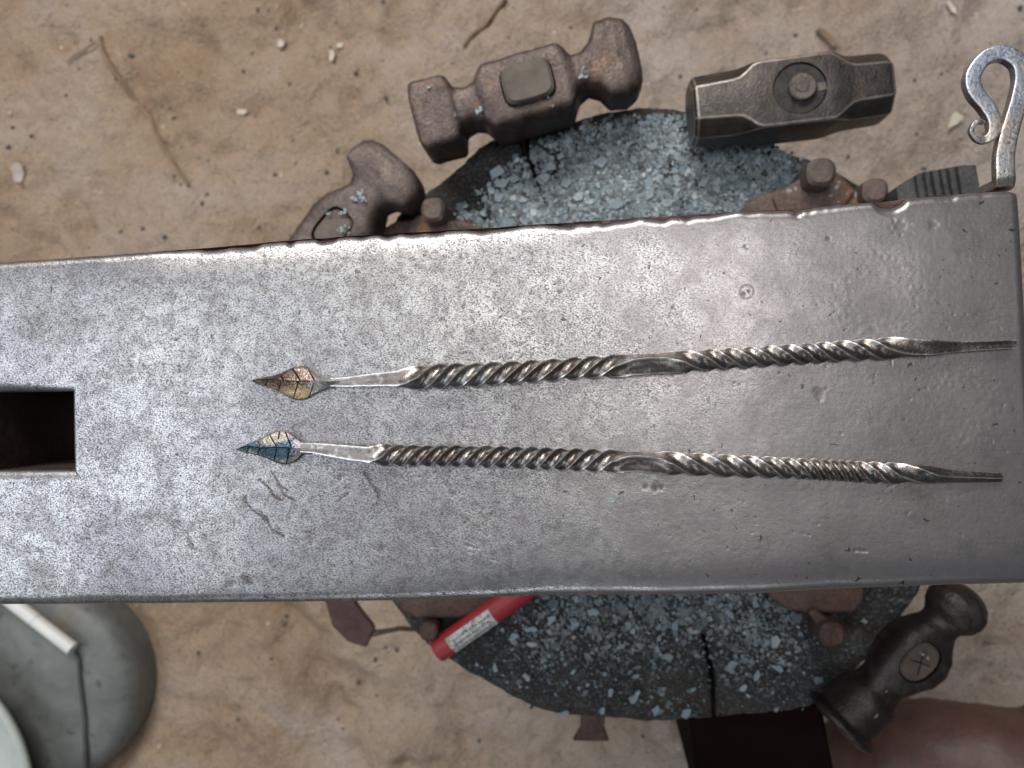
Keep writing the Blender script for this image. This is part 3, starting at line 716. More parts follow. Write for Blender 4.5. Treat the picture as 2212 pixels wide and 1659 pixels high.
def leaf(ox, oy, top, bot, rib, veins, colf, root, roof):
    cv = lambda L: np.array([(ox+.10667*a, oy+.10667*b) for a, b in L])
    top, bot, rib = cv(top), cv(bot), cv(rib); veins = [cv(q) for q in veins]
    x0, x1 = top[0, 0], min(top[-1, 0], bot[-1, 0]); NI, NJ = 260, 100
    X = np.linspace(x0, x1, NI); t = np.interp(X, top[:, 0], top[:, 1]); b = np.interp(X, bot[:, 0], bot[:, 1])
    w = np.hanning(13)[1:-1]; w /= w.sum(); pad = lambda a: np.convolve(np.pad(a, 5, mode='edge'), w, 'valid')
    t, b = pad(t), pad(b); t[0] = b[0] = top[0, 1]
    J = np.linspace(0, 1, NJ); PX = np.repeat(X[:, None], NJ, 1); PY = t[:, None]*(1-J)+b[:, None]*J
    ry = np.interp(X, rib[:, 0], rib[:, 1])[:, None]
    wd = np.abs(np.where(PY < ry, (ry-PY)/np.maximum(ry-t[:, None], .5), (PY-ry)/np.maximum(b[:, None]-ry, .5))); wd = np.clip(wd, 0, 1)
    g = np.zeros_like(PX)
    def segd(p, q):
        l = q-p; tt = np.clip(((PX-p[0])*l[0]+(PY-p[1])*l[1])/(l@l), 0, 1); return np.hypot(PX-p[0]-tt*l[0], PY-p[1]-tt*l[1]), tt
    for q in veins:
        d, tt = segd(q[0], q[1]); g = np.maximum(g, np.clip(1.35-d/1.0, 0, 1))
    for p, q in zip(rib[:-1], rib[1:]):
        d, _ = segd(p, q); g = np.maximum(g, np.clip(1.3-d/.95, 0, 1))
    edge_round = 1-np.clip((wd-.80)/.2, 0, 1)**2
    Zt = .0004+(.0018+roof*1.3*(1-wd))*np.minimum(1, edge_round*1.0+.25)+.00018*(vfbm(PX, PY, .12, 3, 71)-.5)
    tipf = np.clip((X-x0)/(60), .35, 1)[:, None]; Zt = Zt*tipf
    nk = np.clip((X-(x1-26))/26, 0, 1)[:, None]; Zt = Zt*(1-nk)+nk*(.0005+.0025*np.sqrt(np.clip(1-(wd*.9)**2, 0, 1)))
    Zt -= g*.0005
    wx, wy = [], []
    a_, b_ = (PX-1106)/F, -(PY-829.5)/F; dx, dy, dz = a_*CT-ST, b_, -a_*ST-CT; tq = (Zt-H)/dz; WX, WY = dx*tq, dy*tq
    v = list(np.stack([WX, WY, Zt], -1).reshape(-1, 3)); idx = np.arange(NI*NJ).reshape(NI, NJ)
    f = [tuple(r) for r in np.stack([idx[:-1, :-1], idx[:-1, 1:], idx[1:, 1:], idx[1:, :-1]], -1).reshape(-1, 4)]
    loop = list(idx[:, 0])+list(idx[-1, 1:])+list(idx[::-1, -1][1:])+list(idx[0, ::-1][1:-1])
    base = len(v)
    for i in loop: v.append(np.array([v[i][0], v[i][1], .0001]))
    L = len(loop)
    f += [(loop[k], loop[(k+1) % L], base+(k+1) % L, base+k) for k in range(L)]
    cl = []
    U = (PX-ox)/.10667; V = (PY-oy)/.10667; RV = ((ry-oy)/.10667)+0*PX
    nz = vfbm(PX, PY, .25, 3, 81)-.5
    for i in range(NI):
        for j in range(NJ): cl.append(colf(U[i, j], V[i, j], RV[i, j], nz[i, j]))
    cl += [(.10, .07, .05)]*L
    ga = list(g.reshape(-1))+[0.]*L
    me = mesh('leaf', v, f)
    bm = bmesh.new(); bm.from_mesh(me); bmesh.ops.recalc_face_normals(bm, faces=bm.faces); bm.to_mesh(me); bm.free()
    colset(me, cl); at = me.attributes.new('edge', 'FLOAT', 'POINT'); at.data.foreach_set('value', np.array(ga, np.float32))
    return link('leaf', me, M_LEAF, root, True, 55)
def lerp3(a, b, t): t = max(0, min(1, t)); return tuple(a[k]*(1-t)+b[k]*t for k in range(3))
def col_u(u, v, r, n):
    if v < r: c = lerp3((.09, .062, .048), (.26, .21, .18), (u+n*900-1250)/350)
    else:
        c = lerp3((.20, .145, .105), (.62, .45, .28), (v-r-40+n*300)/180); c = lerp3(c, (.52, .50, .48), (u+n*500-1480)/150)
        if v > 640+n*200 and u < 1600: c = (.68, .50, .30)
    c = lerp3((.22, .17, .13), c, (u-520)/300); return lerp3(c, (.30, .30, .31), (u-1650)/250)
def col_l(u, v, r, n):
    blue = (.06, .105, .15); cream = (.37, .335, .28); oliv = (.24, .235, .195)
    if v < r: 
        d = r-v+n*160; lim = 40+max(0, u-850)*.38
        c = lerp3(blue, cream, (d-lim)/45)
        if u < 520: c = lerp3((.11, .17, .23), c, (u-420)/100)
    else: c = lerp3(blue, oliv, (v-r+n*120-max(60, min(215, (u-250)*.34)))/40)
    c = lerp3(c, (.30, .26, .30), (u+n*300-1180)/120) if v < 700 else lerp3(c, (.45, .33, .16), (u-1180)/120)
    return lerp3((.2, .2, .2), c, (u-130)/120)
r1 = empty('twisted_rod', P(1300, 795, 0), 'twisted iron rod with a gold and brown leaf tip, nearer the chipped edge', 'iron rod', 'twisted rods with leaf tips lying on the anvil')
leaf(501.4, 774.2, [(380, 455), (550, 388), (760, 363), (960, 308), (1130, 223), (1280, 163), (1400, 146), (1500, 165), (1620, 258), (1750, 338), (1900, 378), (2150, 382), (2260, 385)],
     [(380, 455), (500, 515), (700, 580), (940, 665), (1050, 745), (1230, 832), (1350, 857), (1480, 836), (1580, 772), (1750, 692), (1900, 618), (2150, 578), (2260, 572)],
     [(380, 440), (750, 428), (1030, 458), (1350, 465), (1700, 460)],
     [[(970, 300), (1040, 440)], [(1230, 215), (1375, 445)], [(1530, 185), (1665, 430)], [(748, 372), (800, 440)], [(735, 430), (680, 545)], [(990, 490), (938, 660)], [(1342, 482), (1240, 825)], [(1658, 505), (1560, 785)]], col_u, r1, .0018)
ph = [(735, -46), (860, -44), (884, -24), (908, 0)]+[(x, 90*(i+1)) for i, x in enumerate([953, 987, 1029, 1067, 1109, 1149, 1195, 1239, 1279, 1328])]
ph += [(1368, 924), (1405, 930), (1442, 922)]+[(x, 900-90*i) for i, x in enumerate([1477, 1533, 1573, 1617, 1655, 1699, 1741, 1773, 1814, 1862, 1910])]+[(1950, -36), (1990, -46), (2200, -47)]
rod('shaft', [(700, 825.5, 9), (736, 826, 12.5, ), (816, 820, 18), (886, 817, 23.5), (935, 814, 26), (1025, 810, 24.5), (1153, 802, 22.7), (1281, 793, 22.7), (1407, 786, 24), (1537, 777, 22.3), (1727, 764, 21.5), (1869, 755, 22), (1949, 751, 23.5), (2009, 751, 21.5), (2069, 749, 14.5), (2194, 742.5, 12)],
    ph, 716, 2192, r1)
r2 = empty('twisted_rod', P(1300, 995, 0), 'twisted iron rod with a blue and straw coloured leaf tip, the rod beside the square hole side', 'iron rod', 'twisted rods with leaf tips lying on the anvil')
r2['label'] = 'twisted iron rod with a blue and straw coloured leaf tip and tightening coils'
leaf(501.4, 914.3, [(80, 530), (200, 468), (300, 418), (520, 338), (650, 270), (780, 198), (900, 153), (1020, 143), (1130, 168), (1250, 258), (1400, 378), (1480, 392), (1560, 400)],
     [(80, 530), (140, 570), (300, 602), (520, 652), (700, 712), (850, 782), (1000, 832), (1120, 842), (1250, 792), (1350, 712), (1410, 630), (1480, 618), (1560, 622)],
     [(110, 515), (300, 462), (600, 500), (900, 490), (1190, 502)],
     [[(520, 345), (550, 450)], [(750, 228), (905, 485)], [(1080, 180), (1200, 490)], [(330, 500), (288, 600)], [(560, 510), (518, 640)], [(912, 505), (845, 780)], [(1165, 505), (1100, 838)], [(960, 175), (935, 320)]], col_l, r2, .0008)
ph = [(660, -40), (800, -44), (818, -22), (834, 0)]+[(x, 90*(i+1)) for i, x in enumerate([864, 892, 923, 954, 985, 1017, 1051, 1083, 1116, 1149, 1179, 1211, 1244, 1279, 1319])]
ph += [(1352, 1380), (1388, 1388), (1420, 1380)]+[(x, 1350-90*i) for i, x in enumerate([1455, 1513, 1571, 1619, 1665, 1703, 1735, 1761, 1780, 1800, 1818, 1837, 1857, 1893, 1930])]+[(2020, 2), (2170, -8)]
rod('shaft', [(640, 966, 12), (676, 967, 14), (746, 976, 19.5), (806, 982, 22), (850, 984, 22.5), (908, 985, 21.8), (1071, 987, 22.7), (1235, 993, 23.3), (1351, 997, 23), (1427, 1000, 24), (1587, 1007, 23.5), (1727, 1012, 21.5), (1829, 1018, 22), (1910, 1022, 22.5), (1989, 1024, 21), (2050, 1029, 14), (2164, 1031.5, 9.5)],
    ph, 652, 2164, r2)

# ------------------------------------------------------------------ scrolled hook
def hook():
    root = empty('scroll_hook', P(2169, 405, -.05), 'forged steel hook ending in a small scroll, standing behind the anvil corner', 'hook')
    z1 = -.006
    pts = [(2169, 412, -.2, 19, 1), (2169, 412, -.03, 19, 1), (2169, 411, -.013, 19, 1), (2168, 390, z1, 19, 1), (2167, 340, z1, 18.5, 1), (2174, 300, z1, 18, 1), (2185, 260, z1, 17, 1), (2199, 212, z1, 17, 1), (2206, 170, z1, 17, 1),
           (2197, 137, z1, 16, 1), (2166, 117, z1, 15, 1), (2132, 124, z1, 14.5, 1), (2108, 147, z1, 15, 1), (2097, 175, z1, 15.5, 1), (2106, 204, z1, 15, 1), (2127, 230, z1, 14, 1), (2142, 256, z1, 13.5, 1), (2146, 278, z1, 13, .9), (2138, 296, z1, 10, .8), (2122, 304, z1, 7, .7),
           (2106, 299, z1+.0005, 5, .6), (2097, 284, z1+.001, 4.2, .55), (2102, 269, z1+.0015, 3.8, .5), (2114, 263, z1+.0015, 3.4, .5), (2124, 266, z1+.001, 3, .45)]
    # catmull-rom
    Q = []
    A = np.array(pts, float)
    for i in range(len(A)-1):
        p0, p1, p2, p3 = A[max(i-1, 0)], A[i], A[i+1], A[min(i+2, len(A)-1)]
        for t in np.linspace(0, 1, 10, endpoint=False):
            Q.append(.5*((2*p1)+(-p0+p2)*t+(2*p0-5*p1+4*p2-p3)*t*t+(-p0+3*p1-3*p2+p3)*t**3))
    Q.append(A[-1]); C = [P(a[0], a[1], a[2]) for a in Q]
    # the hidden foot of the stem runs straight down beside the anvil wall
    wall_y = P(2169, 411, 0).y+.0034
    for i, a in enumerate(Q):
        if a[2] < z1-.0003: C[i] = Vector((P(2168, 398, z1).x, wall_y, a[2]))
    v = []; n = 20; ed = []
    for i, c in enumerate(C):
        t = (C[min(i+1, len(C)-1)]-C[max(i-1, 0)]).normalized()
        up = Vector((0, -t.z, math.sqrt(max(0, 1-t.z*t.z))))
        s = t.cross(up).normalized(); u = s.cross(t).normalized()
        hw = Q[i][3]/F*H*1.03; hz = .0018*Q[i][4]
        for j in range(n):
            a = (j+.5)/n*6.28318; e = 9; ca, sa = math.cos(a), math.sin(a)
            v.append(c+s*hw*math.copysign(abs(ca)**(2/e), ca)+u*hz*math.copysign(abs(sa)**(2/e), sa))
            v[-1] = v[-1]+Vector((1, 1, 0))*.00005*fbm(v[-1], 300)
    f = grid_faces(len(C), n, True)+[tuple(range(n))[::-1], tuple(range(len(v)-n, len(v)))]
    me = fixn(mesh('hook_bar', v, f))
    m = NT('brushed_hook_steel'); a = m.noise(900, 4, .7, .5); b = m.noise(120, 3, .6); g = m.noise(45, 2, .5)
    c = m.ramp(g, [(.38, (.62, .55, .46)), (.55, (.58, .63, .74))]); c = m.mix(m.ramp(a, [(.36, .75), (.5, 0.)]), c, (.13, .13, .17))
    c = m.mix(m.ramp(b, [(.35, .5), (.55, 0.)]), c, (.30, .30, .34))
    m.set(color=c, rough=.36, metal=1.); m.bump(a, .00018, .9)
    link('hook_bar', me, m.m, root, True, 42)
hook()

# ------------------------------------------------------------------ hammers
M_H1 = rusty('brown_hammer_iron', (.052, .034, .030), (.128, .098, .088), (.17, .105, .07), (.34, .6), .5, 55, .0005)
M_H1R = M_H1
M_H2 = rusty('clean_hammer_steel', (.045, .038, .035), (.092, .080, .075), (.085, .062, .05), (.28, .46), .7, 70, .0004)
def edge_wear(m, col, lo=.52, hi=.58, amt=.7):
    t = m.node_tree; b = t.nodes['Principled BSDF']; g = t.nodes.new('ShaderNodeNewGeometry'); rp = t.nodes.new('ShaderNodeValToRGB')
    rp.color_ramp.elements[0].position = lo; rp.color_ramp.elements[1].position = hi; rp.color_ramp.elements[1].color = (amt, amt, amt, 1)
    t.links.new(g.outputs['Pointiness'], rp.inputs[0]); mx = t.nodes.new('ShaderNodeMix'); mx.data_type = 'RGBA'
    t.links.new(rp.outputs[0], mx.inputs[0]); t.links.new(b.inputs['Base Color'].links[0].from_socket, mx.inputs[6]); mx.inputs[7].default_value = (*col, 1)
    t.links.new(mx.outputs[2], b.inputs['Base Color'])
M_EDGE = rusty('worn_bright_edge', (.22, .19, .17), (.42, .38, .34), None, (.3, .42), .8, 120, .0002); edge_wear(M_H1, (.26, .19, .165), .53, .62, .6)
M_H3 = rusty('dusty_hammer_iron', (.055, .04, .035), (.13, .098, .088), (.17, .13, .11), (.42, .62), .4, 60, .0004)
M_H4 = rusty('dark_hammer_iron', (.018, .012, .011), (.040, .030, .028), (.06, .055, .052), (.30, .5), .5, 60, .0004)
M_HWOOD = simple('hammer_handle_wood', (.105, .085, .07), .75, 0, .3, 90)
M_HWOOD_D = simple('dark_handle_wood', (.055, .04, .032), .75, 0, .35, 90)
M_ROD_STEEL = rusty('handle_rod_steel', (.08, .065, .058), (.16, .135, .12), None, (.4, .6), .5, 90)
HZ = -.205     # top of the heads
def hammer_root(name, px, py, ax_px, label, z=HZ):
    """frame: local X along the head axis as seen, local Z up, origin at eye top"""
    c = P(px, py, z); d = P(px+ax_px[0], py+ax_px[1], z)-c
    root = empty(name, c, label, 'hammer', 'hammers hung round the stump'); root.rotation_euler = (0, 0, math.atan2(d.y, d.x))
    bpy.context.view_layer.update(); return root
U = .455/F     # metres per picture pixel at the top of the heads
def sections(keys, step=.0012):
    return [tuple(r) for r in smooth_interp(keys, step)]
def add_handle(root, r, ey, e, m, top=.0025, length=.30, x=0, y=0, tip=None, lean=(0, 0)):
    v, f = cyl(r, -length, top, 36, ey, e, bev=r*.12)
    v = [(a+x+lean[0]*min(0, c+.04), b+y+lean[1]*min(0, c+.04), c) for a, b, c in v]
    return solid('handle', v, f, m, root, 40)
def cutter(r, ey, e, x=0, y=0):
    v, f = cyl(r, -.09, .02, 36, ey, e, bev=.0001); return [(a+x, b+y, c) for a, b, c in v], f
def head_from(v, f, m, root, cut=None, amp=.0004, ns=120, angle=40):
    me = fixn(mesh('head', v, f))
    for q in me.vertices: q.co += q.normal*amp*fbm(q.co, ns)
    if cut: me = boolean_cut(me, *cut)
    o = link('head', me, m, smooth=True, angle=angle); return place_child(o, root)

# 1: rusty cross peen sledge
h = hammer_root('hammer', 1134, 180, (430, -124), 'large rusty brown cross-peen hammer with a rounded square handle end')
k = U; hb = 77*k; nk = 42*k; zb = -hb
K = [(-262*k, 58*k, 60*k, 6, 2*k, zb), (-257*k, 76*k, 72*k, 9, 2*k, zb), (-245*k, 80*k, 76*k, 10, 2*k, zb), (-178*k, 78*k, 76*k, 10, 0, zb), (-170*k, 74*k, 72*k, 8, 0, zb), (-160*k, 50*k, 60*k, 4, 0, zb), (-135*k, 43*k, 55*k, 4, 0, zb), (-112*k, 50*k, 60*k, 4, 0, zb), (-95*k, 70*k, 74*k, 7, 0, zb),
     (-86*k, 77*k, 77*k, 8, 0, zb), (86*k, 77*k, 77*k, 8, 0, zb), (96*k, 70*k, 74*k, 7, 0, zb), (112*k, 46*k, 60*k, 4, 0, zb), (135*k, 42*k, 55*k, 4, 4*k, zb), (160*k, 58*k, 58*k, 4, 8*k, zb), (178*k, 88*k, 62*k, 6, 12*k, zb), (215*k, 93*k, 62*k, 6, 10*k, zb), (240*k, 84*k, 54*k, 5, 9*k, zb), (255*k, 64*k, 38*k, 4, 8*k, zb), (260*k, 30*k, 20*k, 3, 8*k, zb)]
K = [(a, b, c, d, y, z+(77*k-c)*.6) for a, b, c, d, y, z in K]
v, f = loft(sections(K), 40); cx = cutter(60*k, .80, 4.2, 6*k)
head_from(v, f, M_H1, h, cx, .0005, 90)
add_handle(h, 56*k, .80, 4.2, M_HWOOD, .0045, .30, 6*k)
# scale bits stuck on the hammer are one dusting
def dust(root_name, lst, z, label):
    v, f, cl = [], [], []
    for px, py, s in lst:
        for _ in range(5):
            q = P(px+random.gauss(0, s*.6), py+random.gauss(0, s*.6), z)
            flake_geo(v, f, cl, tuple(q+Vector((0, 0, random.uniform(.0002, .0008)))), s*.62*U*random.uniform(.5, 1.2), .8, random.random()*6, (0, 0), (.25, .32, .36), .0003)
    me = mesh(root_name, v, f); colset(me, cl); return tag(link(root_name, me, M_FL, smooth=False), kind='stuff')
dust('scale_dust', [(1036, 238, 8), (1262, 165, 9), (1160, 205, 6), (1185, 207, 4), (1148, 130, 4), (985, 248, 4), (1258, 150, 6), (1128, 133, 4), (925, 190, 5), (1195, 228, 3)], HZ+.0006, '')

# 2: clean sledge with scooped corners
h = hammer_root('hammer', 1718, 193, (395, -50), 'dark grey steel sledge hammer with scooped corners and a round rod handle')
hb = 70*k
K2 = [(-214*k, 60*k, 58*k, 30*k), (-206*k, 69*k, 67*k, 34*k), (-130*k, 72*k, 69*k, 33*k), (-112*k, 72*k, 70*k, 30*k), (-98*k, 72*k, 70*k, 20*k), (-84*k, 73*k, 71*k, 9*k), (-70*k, 73*k, 71*k, 4*k),
      (78*k, 74*k, 71*k, 4*k), (90*k, 73*k, 71*k, 10*k), (104*k, 72*k, 70*k, 20*k), (118*k, 71*k, 69*k, 29*k), (134*k, 70*k, 68*k, 32*k), (192*k, 68*k, 67*k, 32*k), (206*k, 64*k, 64*k, 31*k), (212*k, 55*k, 55*k, 28*k)]
v, f = oct_loft(K2); v = [(a, b, c-71*k) for a, b, c in v]
me = fixn(mesh('head', v, f)); bm = bmesh.new(); bm.from_mesh(me)
bmesh.ops.bevel(bm, geom=[e for e in bm.edges if e.is_manifold and e.calc_face_angle(0) > .45], offset=.0011, segments=2, profile=.5, affect='EDGES', clamp_overlap=True, material=1); bm.to_mesh(me); bm.free()
me.materials.append(M_H2); me.materials.append(M_EDGE)
me = boolean_cut(me, *cutter(57*k, .98, 2, 10*k, 2*k)); 
print('edge faces', sum(p.material_index == 1 for p in me.polygons), [m.name for m in me.materials])
me.polygons.foreach_set('use_smooth', [True]*len(me.polygons)); me.set_sharp_from_angle(angle=math.radians(35)); o2 = bpy.data.objects.new('head', me); COL.objects.link(o2); place_child(o2, h)
v, f = cyl(56*k, -.035, -.0012, 40, .98, 2, bev=.0006); v = [(a+10*k, b+2*k, c) for a, b, c in v]
pl = solid('eye_plug', v, f, rusty('eye_plug_dark', (.03, .027, .028), (.065, .058, .058), (.10, .09, .085), (.5, .8), .3, 160, .0006), h, 40, .0004, 250)
v, f = cyl(29*k, -.30, .0028, 40, 1, 2, bev=.0008); v = [(a+14*k, b+2*k, c) for a, b, c in v]
# slightly dished end
hd = solid('handle', v, f, M_ROD_STEEL, h, 40)
v, f = cyl(15*k, .0028, .0034, 24, 1, 2, bev=.0003); v = [(a+12*k, b+4*k, c) for a, b, c in v]
place_child(solid('rivet', v, f, M_ROD_STEEL, h, 40), hd)
v = [(a, b, c) for a in (46*k, 66*k) for b in (-9*k, 9*k) for c in (-.006, -.0004)]
solid('wedge', v, [(0, 1, 3, 2), (4, 6, 7, 5), (0, 4, 5, 1), (2, 3, 7, 6), (0, 2, 6, 4), (1, 5, 7, 3)], M_ROD_STEEL, h, 40, bev=.0006)

# 3: small partly hidden cross peen
h = hammer_root('hammer', 734, 474, (92, -110), 'dusty brown cross-peen hammer half hidden behind the anvil edge', HZ-.004)
K = [(-150*k, 60*k, 60*k, 5, 0, 0), (-140*k, 70*k, 66*k, 6, 0, 0), (-70*k, 78*k, 68*k, 5, 0, 0), (-20*k, 84*k, 70*k, 4, 0, 0), (25*k, 78*k, 69*k, 4, 0, 0), (55*k, 60*k, 62*k, 4, 0, 0), (78*k, 52*k, 54*k, 3.5, 0, 0), (98*k, 60*k, 52*k, 4, 0, 0), (112*k, 84*k, 56*k, 5, 0, 0), (120*k, 94*k, 58*k, 7, 0, 0), (148*k, 97*k, 56*k, 6, 0, 0), (172*k, 92*k, 46*k, 5, 0, 0), (188*k, 76*k, 32*k, 4, 0, 0), (196*k, 46*k, 18*k, 3, 0, 0)]
K = [(a, b, c, d, y, -70*k+(70*k-c)*.55) for a, b, c, d, y, z in K]
v, f = loft(sections(K), 40); head_from(v, f, M_H3, h, cutter(50*k, .75, 3.5, -28*k, 0), .0005, 90)
add_handle(h, 46*k, .74, 3.5, M_HWOOD, -.001, .30, -28*k)
dust('scale_dust', [(770, 425, 10), (785, 430, 8), (745, 458, 8), (738, 495, 10), (752, 500, 6), (710, 462, 5), (780, 415, 6)], HZ-.0034, '')

# 4: ball peen
h = hammer_root('hammer', 1990, 1436, (262, -262), 'dark ball-peen hammer with an oval eye beside the stump in front of the anvil')
K = [(-222*k, 66*k, 66*k, 2, 0, 0), (-216*k, 82*k, 82*k, 2, 0, 0), (-206*k, 84*k, 84*k, 2, 0, 0), (-200*k, 76*k, 76*k, 2, 0, 0), (-194*k, 68*k, 68*k, 2, 0, 0), (-130*k, 66*k, 66*k, 2, 0, 0), (-118*k, 60*k, 62*k, 2, 0, 0), (-106*k, 50*k, 54*k, 2.2, 0, 0), (-80*k, 46*k, 50*k, 2.4, 0, 0), (-52*k, 56*k, 56*k, 3, 0, 0), (-20*k, 68*k, 62*k, 3, -4*k, 0), (15*k, 70*k, 63*k, 3, -5*k, 0), (45*k, 62*k, 58*k, 3, -3*k, 0), (72*k, 48*k, 50*k, 2.5, 0, 0),
     (90*k, 40*k, 42*k, 2.2, 0, 0), (102*k, 42*k, 44*k, 2, 0, 0), (120*k, 58*k, 58*k, 2, 0, 0), (140*k, 64*k, 64*k, 2, 0, 0), (160*k, 62*k, 62*k, 2, 0, 0), (178*k, 50*k, 50*k, 2, 0, 0), (188*k, 36*k, 36*k, 2, 0, 0), (194*k, 16*k, 16*k, 2, 0, 0)]
K = [(a, b, c, d, y, -63*k) for a, b, c, d, y, z in K]
v, f = loft(sections(K, .001), 44); head_from(v, f, M_H4, h, cutter(48*k, .72, 2.4, 2*k, 2*k), .0003, 90, 50)
add_handle(h, 45*k, .70, 2.4, M_HWOOD_D, -.0006, .30, 2*k, 2*k)
for a_, sx_, sy_ in ((.5, 26*k, 1.5*k), (2.0, 20*k, 1.5*k)):
    ca_, sa_ = math.cos(a_), math.sin(a_); v = [(2*k+x*ca_-y*sa_, 2*k+x*sa_+y*ca_, z) for x in (-sx_, sx_) for y in (-sy_, sy_) for z in (-.004, -.0003)]
    solid('wedge', v, [(0, 1, 3, 2), (4, 6, 7, 5), (0, 4, 5, 1), (2, 3, 7, 6), (0, 2, 6, 4), (1, 5, 7, 3)], M_H4, h, 40)
dust('scale_dust', [(1990, 1411, 4), (2003, 1419, 4), (1913, 1492, 3), (1893, 1545, 4)], HZ+.0004, '')

# 5: dark grooved block by the corner
h = hammer_root('hammer', 2030, 430, (80, -14), 'black hammer head cut with parallel grooves behind the anvil corner', HZ)
hw, hd_, hh = 82*k, 62*k, 52*k
v = []; f = []
rows = []
N = 64
for i in range(N+1):
    x = -hw+2*hw*i/N
    gz = 0
    if -.62 < x/hw < .62: gz = -.0026 if math.sin(i*.95) > .1 else 0
    arc = hd_*(1-.55*max(0, -(x/hw)-.25)**1.3)*(1-.25*max(0, x/hw-.7))
    v += [(x, -hd_, gz), (x, arc, gz), (x, arc+2*k, -.003), (x, arc, -2*hh), (x, -hd_, -2*hh)]
f = grid_faces(N+1, 5, True)+[tuple(range(5)), tuple(range(5*N, 5*N+5))[::-1]]
me = fixn(mesh('head', v, f)); me = boolean_cut(me, *cutter(18*k, .8, 3, 0, -30*k)); place_child(link('head', me, rusty('black_grooved_iron', (.045, .046, .047), (.085, .085, .085), (.11, .10, .095), (.45, .65), .4, 60), smooth=True, angle=25), h)
add_handle(h, 17*k, .78, 3, M_HWOOD_D, -.001, .30, 0, -30*k)

# ------------------------------------------------------------------ rack ring round the stump, with its hooks
def ring():
    root = empty('tool_rack', P(1420, 895, -.42), 'rusty iron tool rack strapped round the stump with bent hooks', 'tool rack')
    c = P(1420, 895, TZ); v = []; n = 72
    for i in range(n):
        a = i/n*6.2832; 
        for r, z in ((.222, -.43), (.226, -.43), (.226, -.41), (.222, -.41)): v.append((c.x+r*math.cos(a), c.y+r*math.sin(a), z))
    f = []
    for i in range(n):
        for j in range(4): f.append((i*4+j, i*4+(j+1) % 4, ((i+1) % n)*4+(j+1) % 4, ((i+1) % n)*4+j))
    link('ring', fixn(mesh('ring', v, f)), M_FOOT_D, root, True, 40)
    def strip(name, pts, m):
        """pts: (px,py,z, halfwidth px, dirx, diry)"""
        v = []
        for px, py, z, w_, dx, dy in pts:
            a = P(px-dx*w_, py-dy*w_, z); b = P(px+dx*w_, py+dy*w_, z); v += [tuple(a), tuple(b), (b.x, b.y, b.z-.005), (a.x, a.y, a.z-.005)]
        f = grid_faces(len(pts), 4, True)+[(0, 1, 2, 3), tuple(range(len(v)-4, len(v)))[::-1]]
        me = fixn(mesh(name, v, f)); bm = bmesh.new(); bm.from_mesh(me); bmesh.ops.bevel(bm, geom=[e for e in bm.edges if e.calc_face_angle(0) > .9], offset=.001, segments=2, affect='EDGES', clamp_overlap=True); bm.to_mesh(me); bm.free()
        link(name, me, m, root, True, 40)
    strip('hook', [(1280, 1530, -.30, 26, 1, 0), (1280, 1560, -.30, 27, 1, 0), (1279, 1570, -.30, 25, 1, 0), (1278, 1585, -.302, 32, 1, 0), (1276, 1602, -.306, 40, 1, .02)], M_FOOT_D)
    strip('hook', [(730, 1240, -.33, 40, 1, .1), (735, 1300, -.33, 34, 1, .1), (752, 1340, -.33, 38, .9, -.35), (776, 1366, -.33, 34, .75, -.6), (800, 1378, -.33, 24, .4, -.9)], rusty('maroon_hook_iron', (.04, .018, .016), (.075, .035, .03), None, (.5, .7), .2, 60))
    strip('hook', [(796, 1372, -.332, 8, .2, -.98), (830, 1366, -.332, 5, 0, -1), (862, 1360, -.333, 4, 0, -1), (905, 1362, -.334, 4, 0, -1)], M_FOOT_D)
ring()

# ------------------------------------------------------------------ red marker with white label
def marker():
    z = TZ+.0125
    a, b = P(944, 1406, z), P(1150, 1262, z); d = b-a; L = d.length
    root = empty('red_marker', (a.x, a.y, TZ), 'red round marker with a scuffed white label lying on the stump', 'marker'); root.rotation_euler = (0, 0, math.atan2(d.y, d.x)); bpy.context.view_layer.update()
    r = .0080
    v, f = loft([(0, r*.9, r*.9, 2, 0, .0125), (.0008, r, r, 2, 0, .0125), (L, r, r, 2, 0, .0125), (L+.004, r*.8, r*.8, 2, 0, .0125)], 32)
    solid('barrel', v, f, simple('red_plastic', (.30, .022, .028), .5, 0, .12, 60, .0001), root, 40)
    n = 18; x0, x1 = 38*.5/F, 152*.5/F; v = []
    for x in (x0, x0+.0004, x1-.0004, x1):
        for j in range(n):
            q = math.radians(-32+j/(n-1)*96); rr = r+.00025
            v.append((x, -rr*math.sin(q), .0125+rr*math.cos(q)))
    m = NT('scuffed_label_paper'); q = m.noise(330, 4, .7); 
    m.set(color=m.ramp(q, [(.36, (.10, .10, .11)), (.47, (.42, .42, .42)), (.6, (.56, .56, .54))]), rough=.6)
    solid('label', v, grid_faces(4, n), m.m, root, 40)
    # blurred lines of small print, too far out of focus to read
    v, f = [], []; x = x0+.004
    pm = simple('label_ink', (.06, .06, .07), .6)
    for row, q0 in enumerate((-10, 12, 34)):
        x = x0+.0035
        while x < x1-.003:
            wv = random.uniform(.0008, .0022); b0 = len(v)
            for xx in (x, x+wv):
                for q in (q0, q0+8): rr = r+.00034; v.append((xx, -rr*math.sin(math.radians(q)), .0125+rr*math.cos(math.radians(q))))
            f.append((b0, b0+1, b0+3, b0+2)); x += wv+random.uniform(.0005, .0012)
    solid('print', v, f, pm, root, 40)
marker()

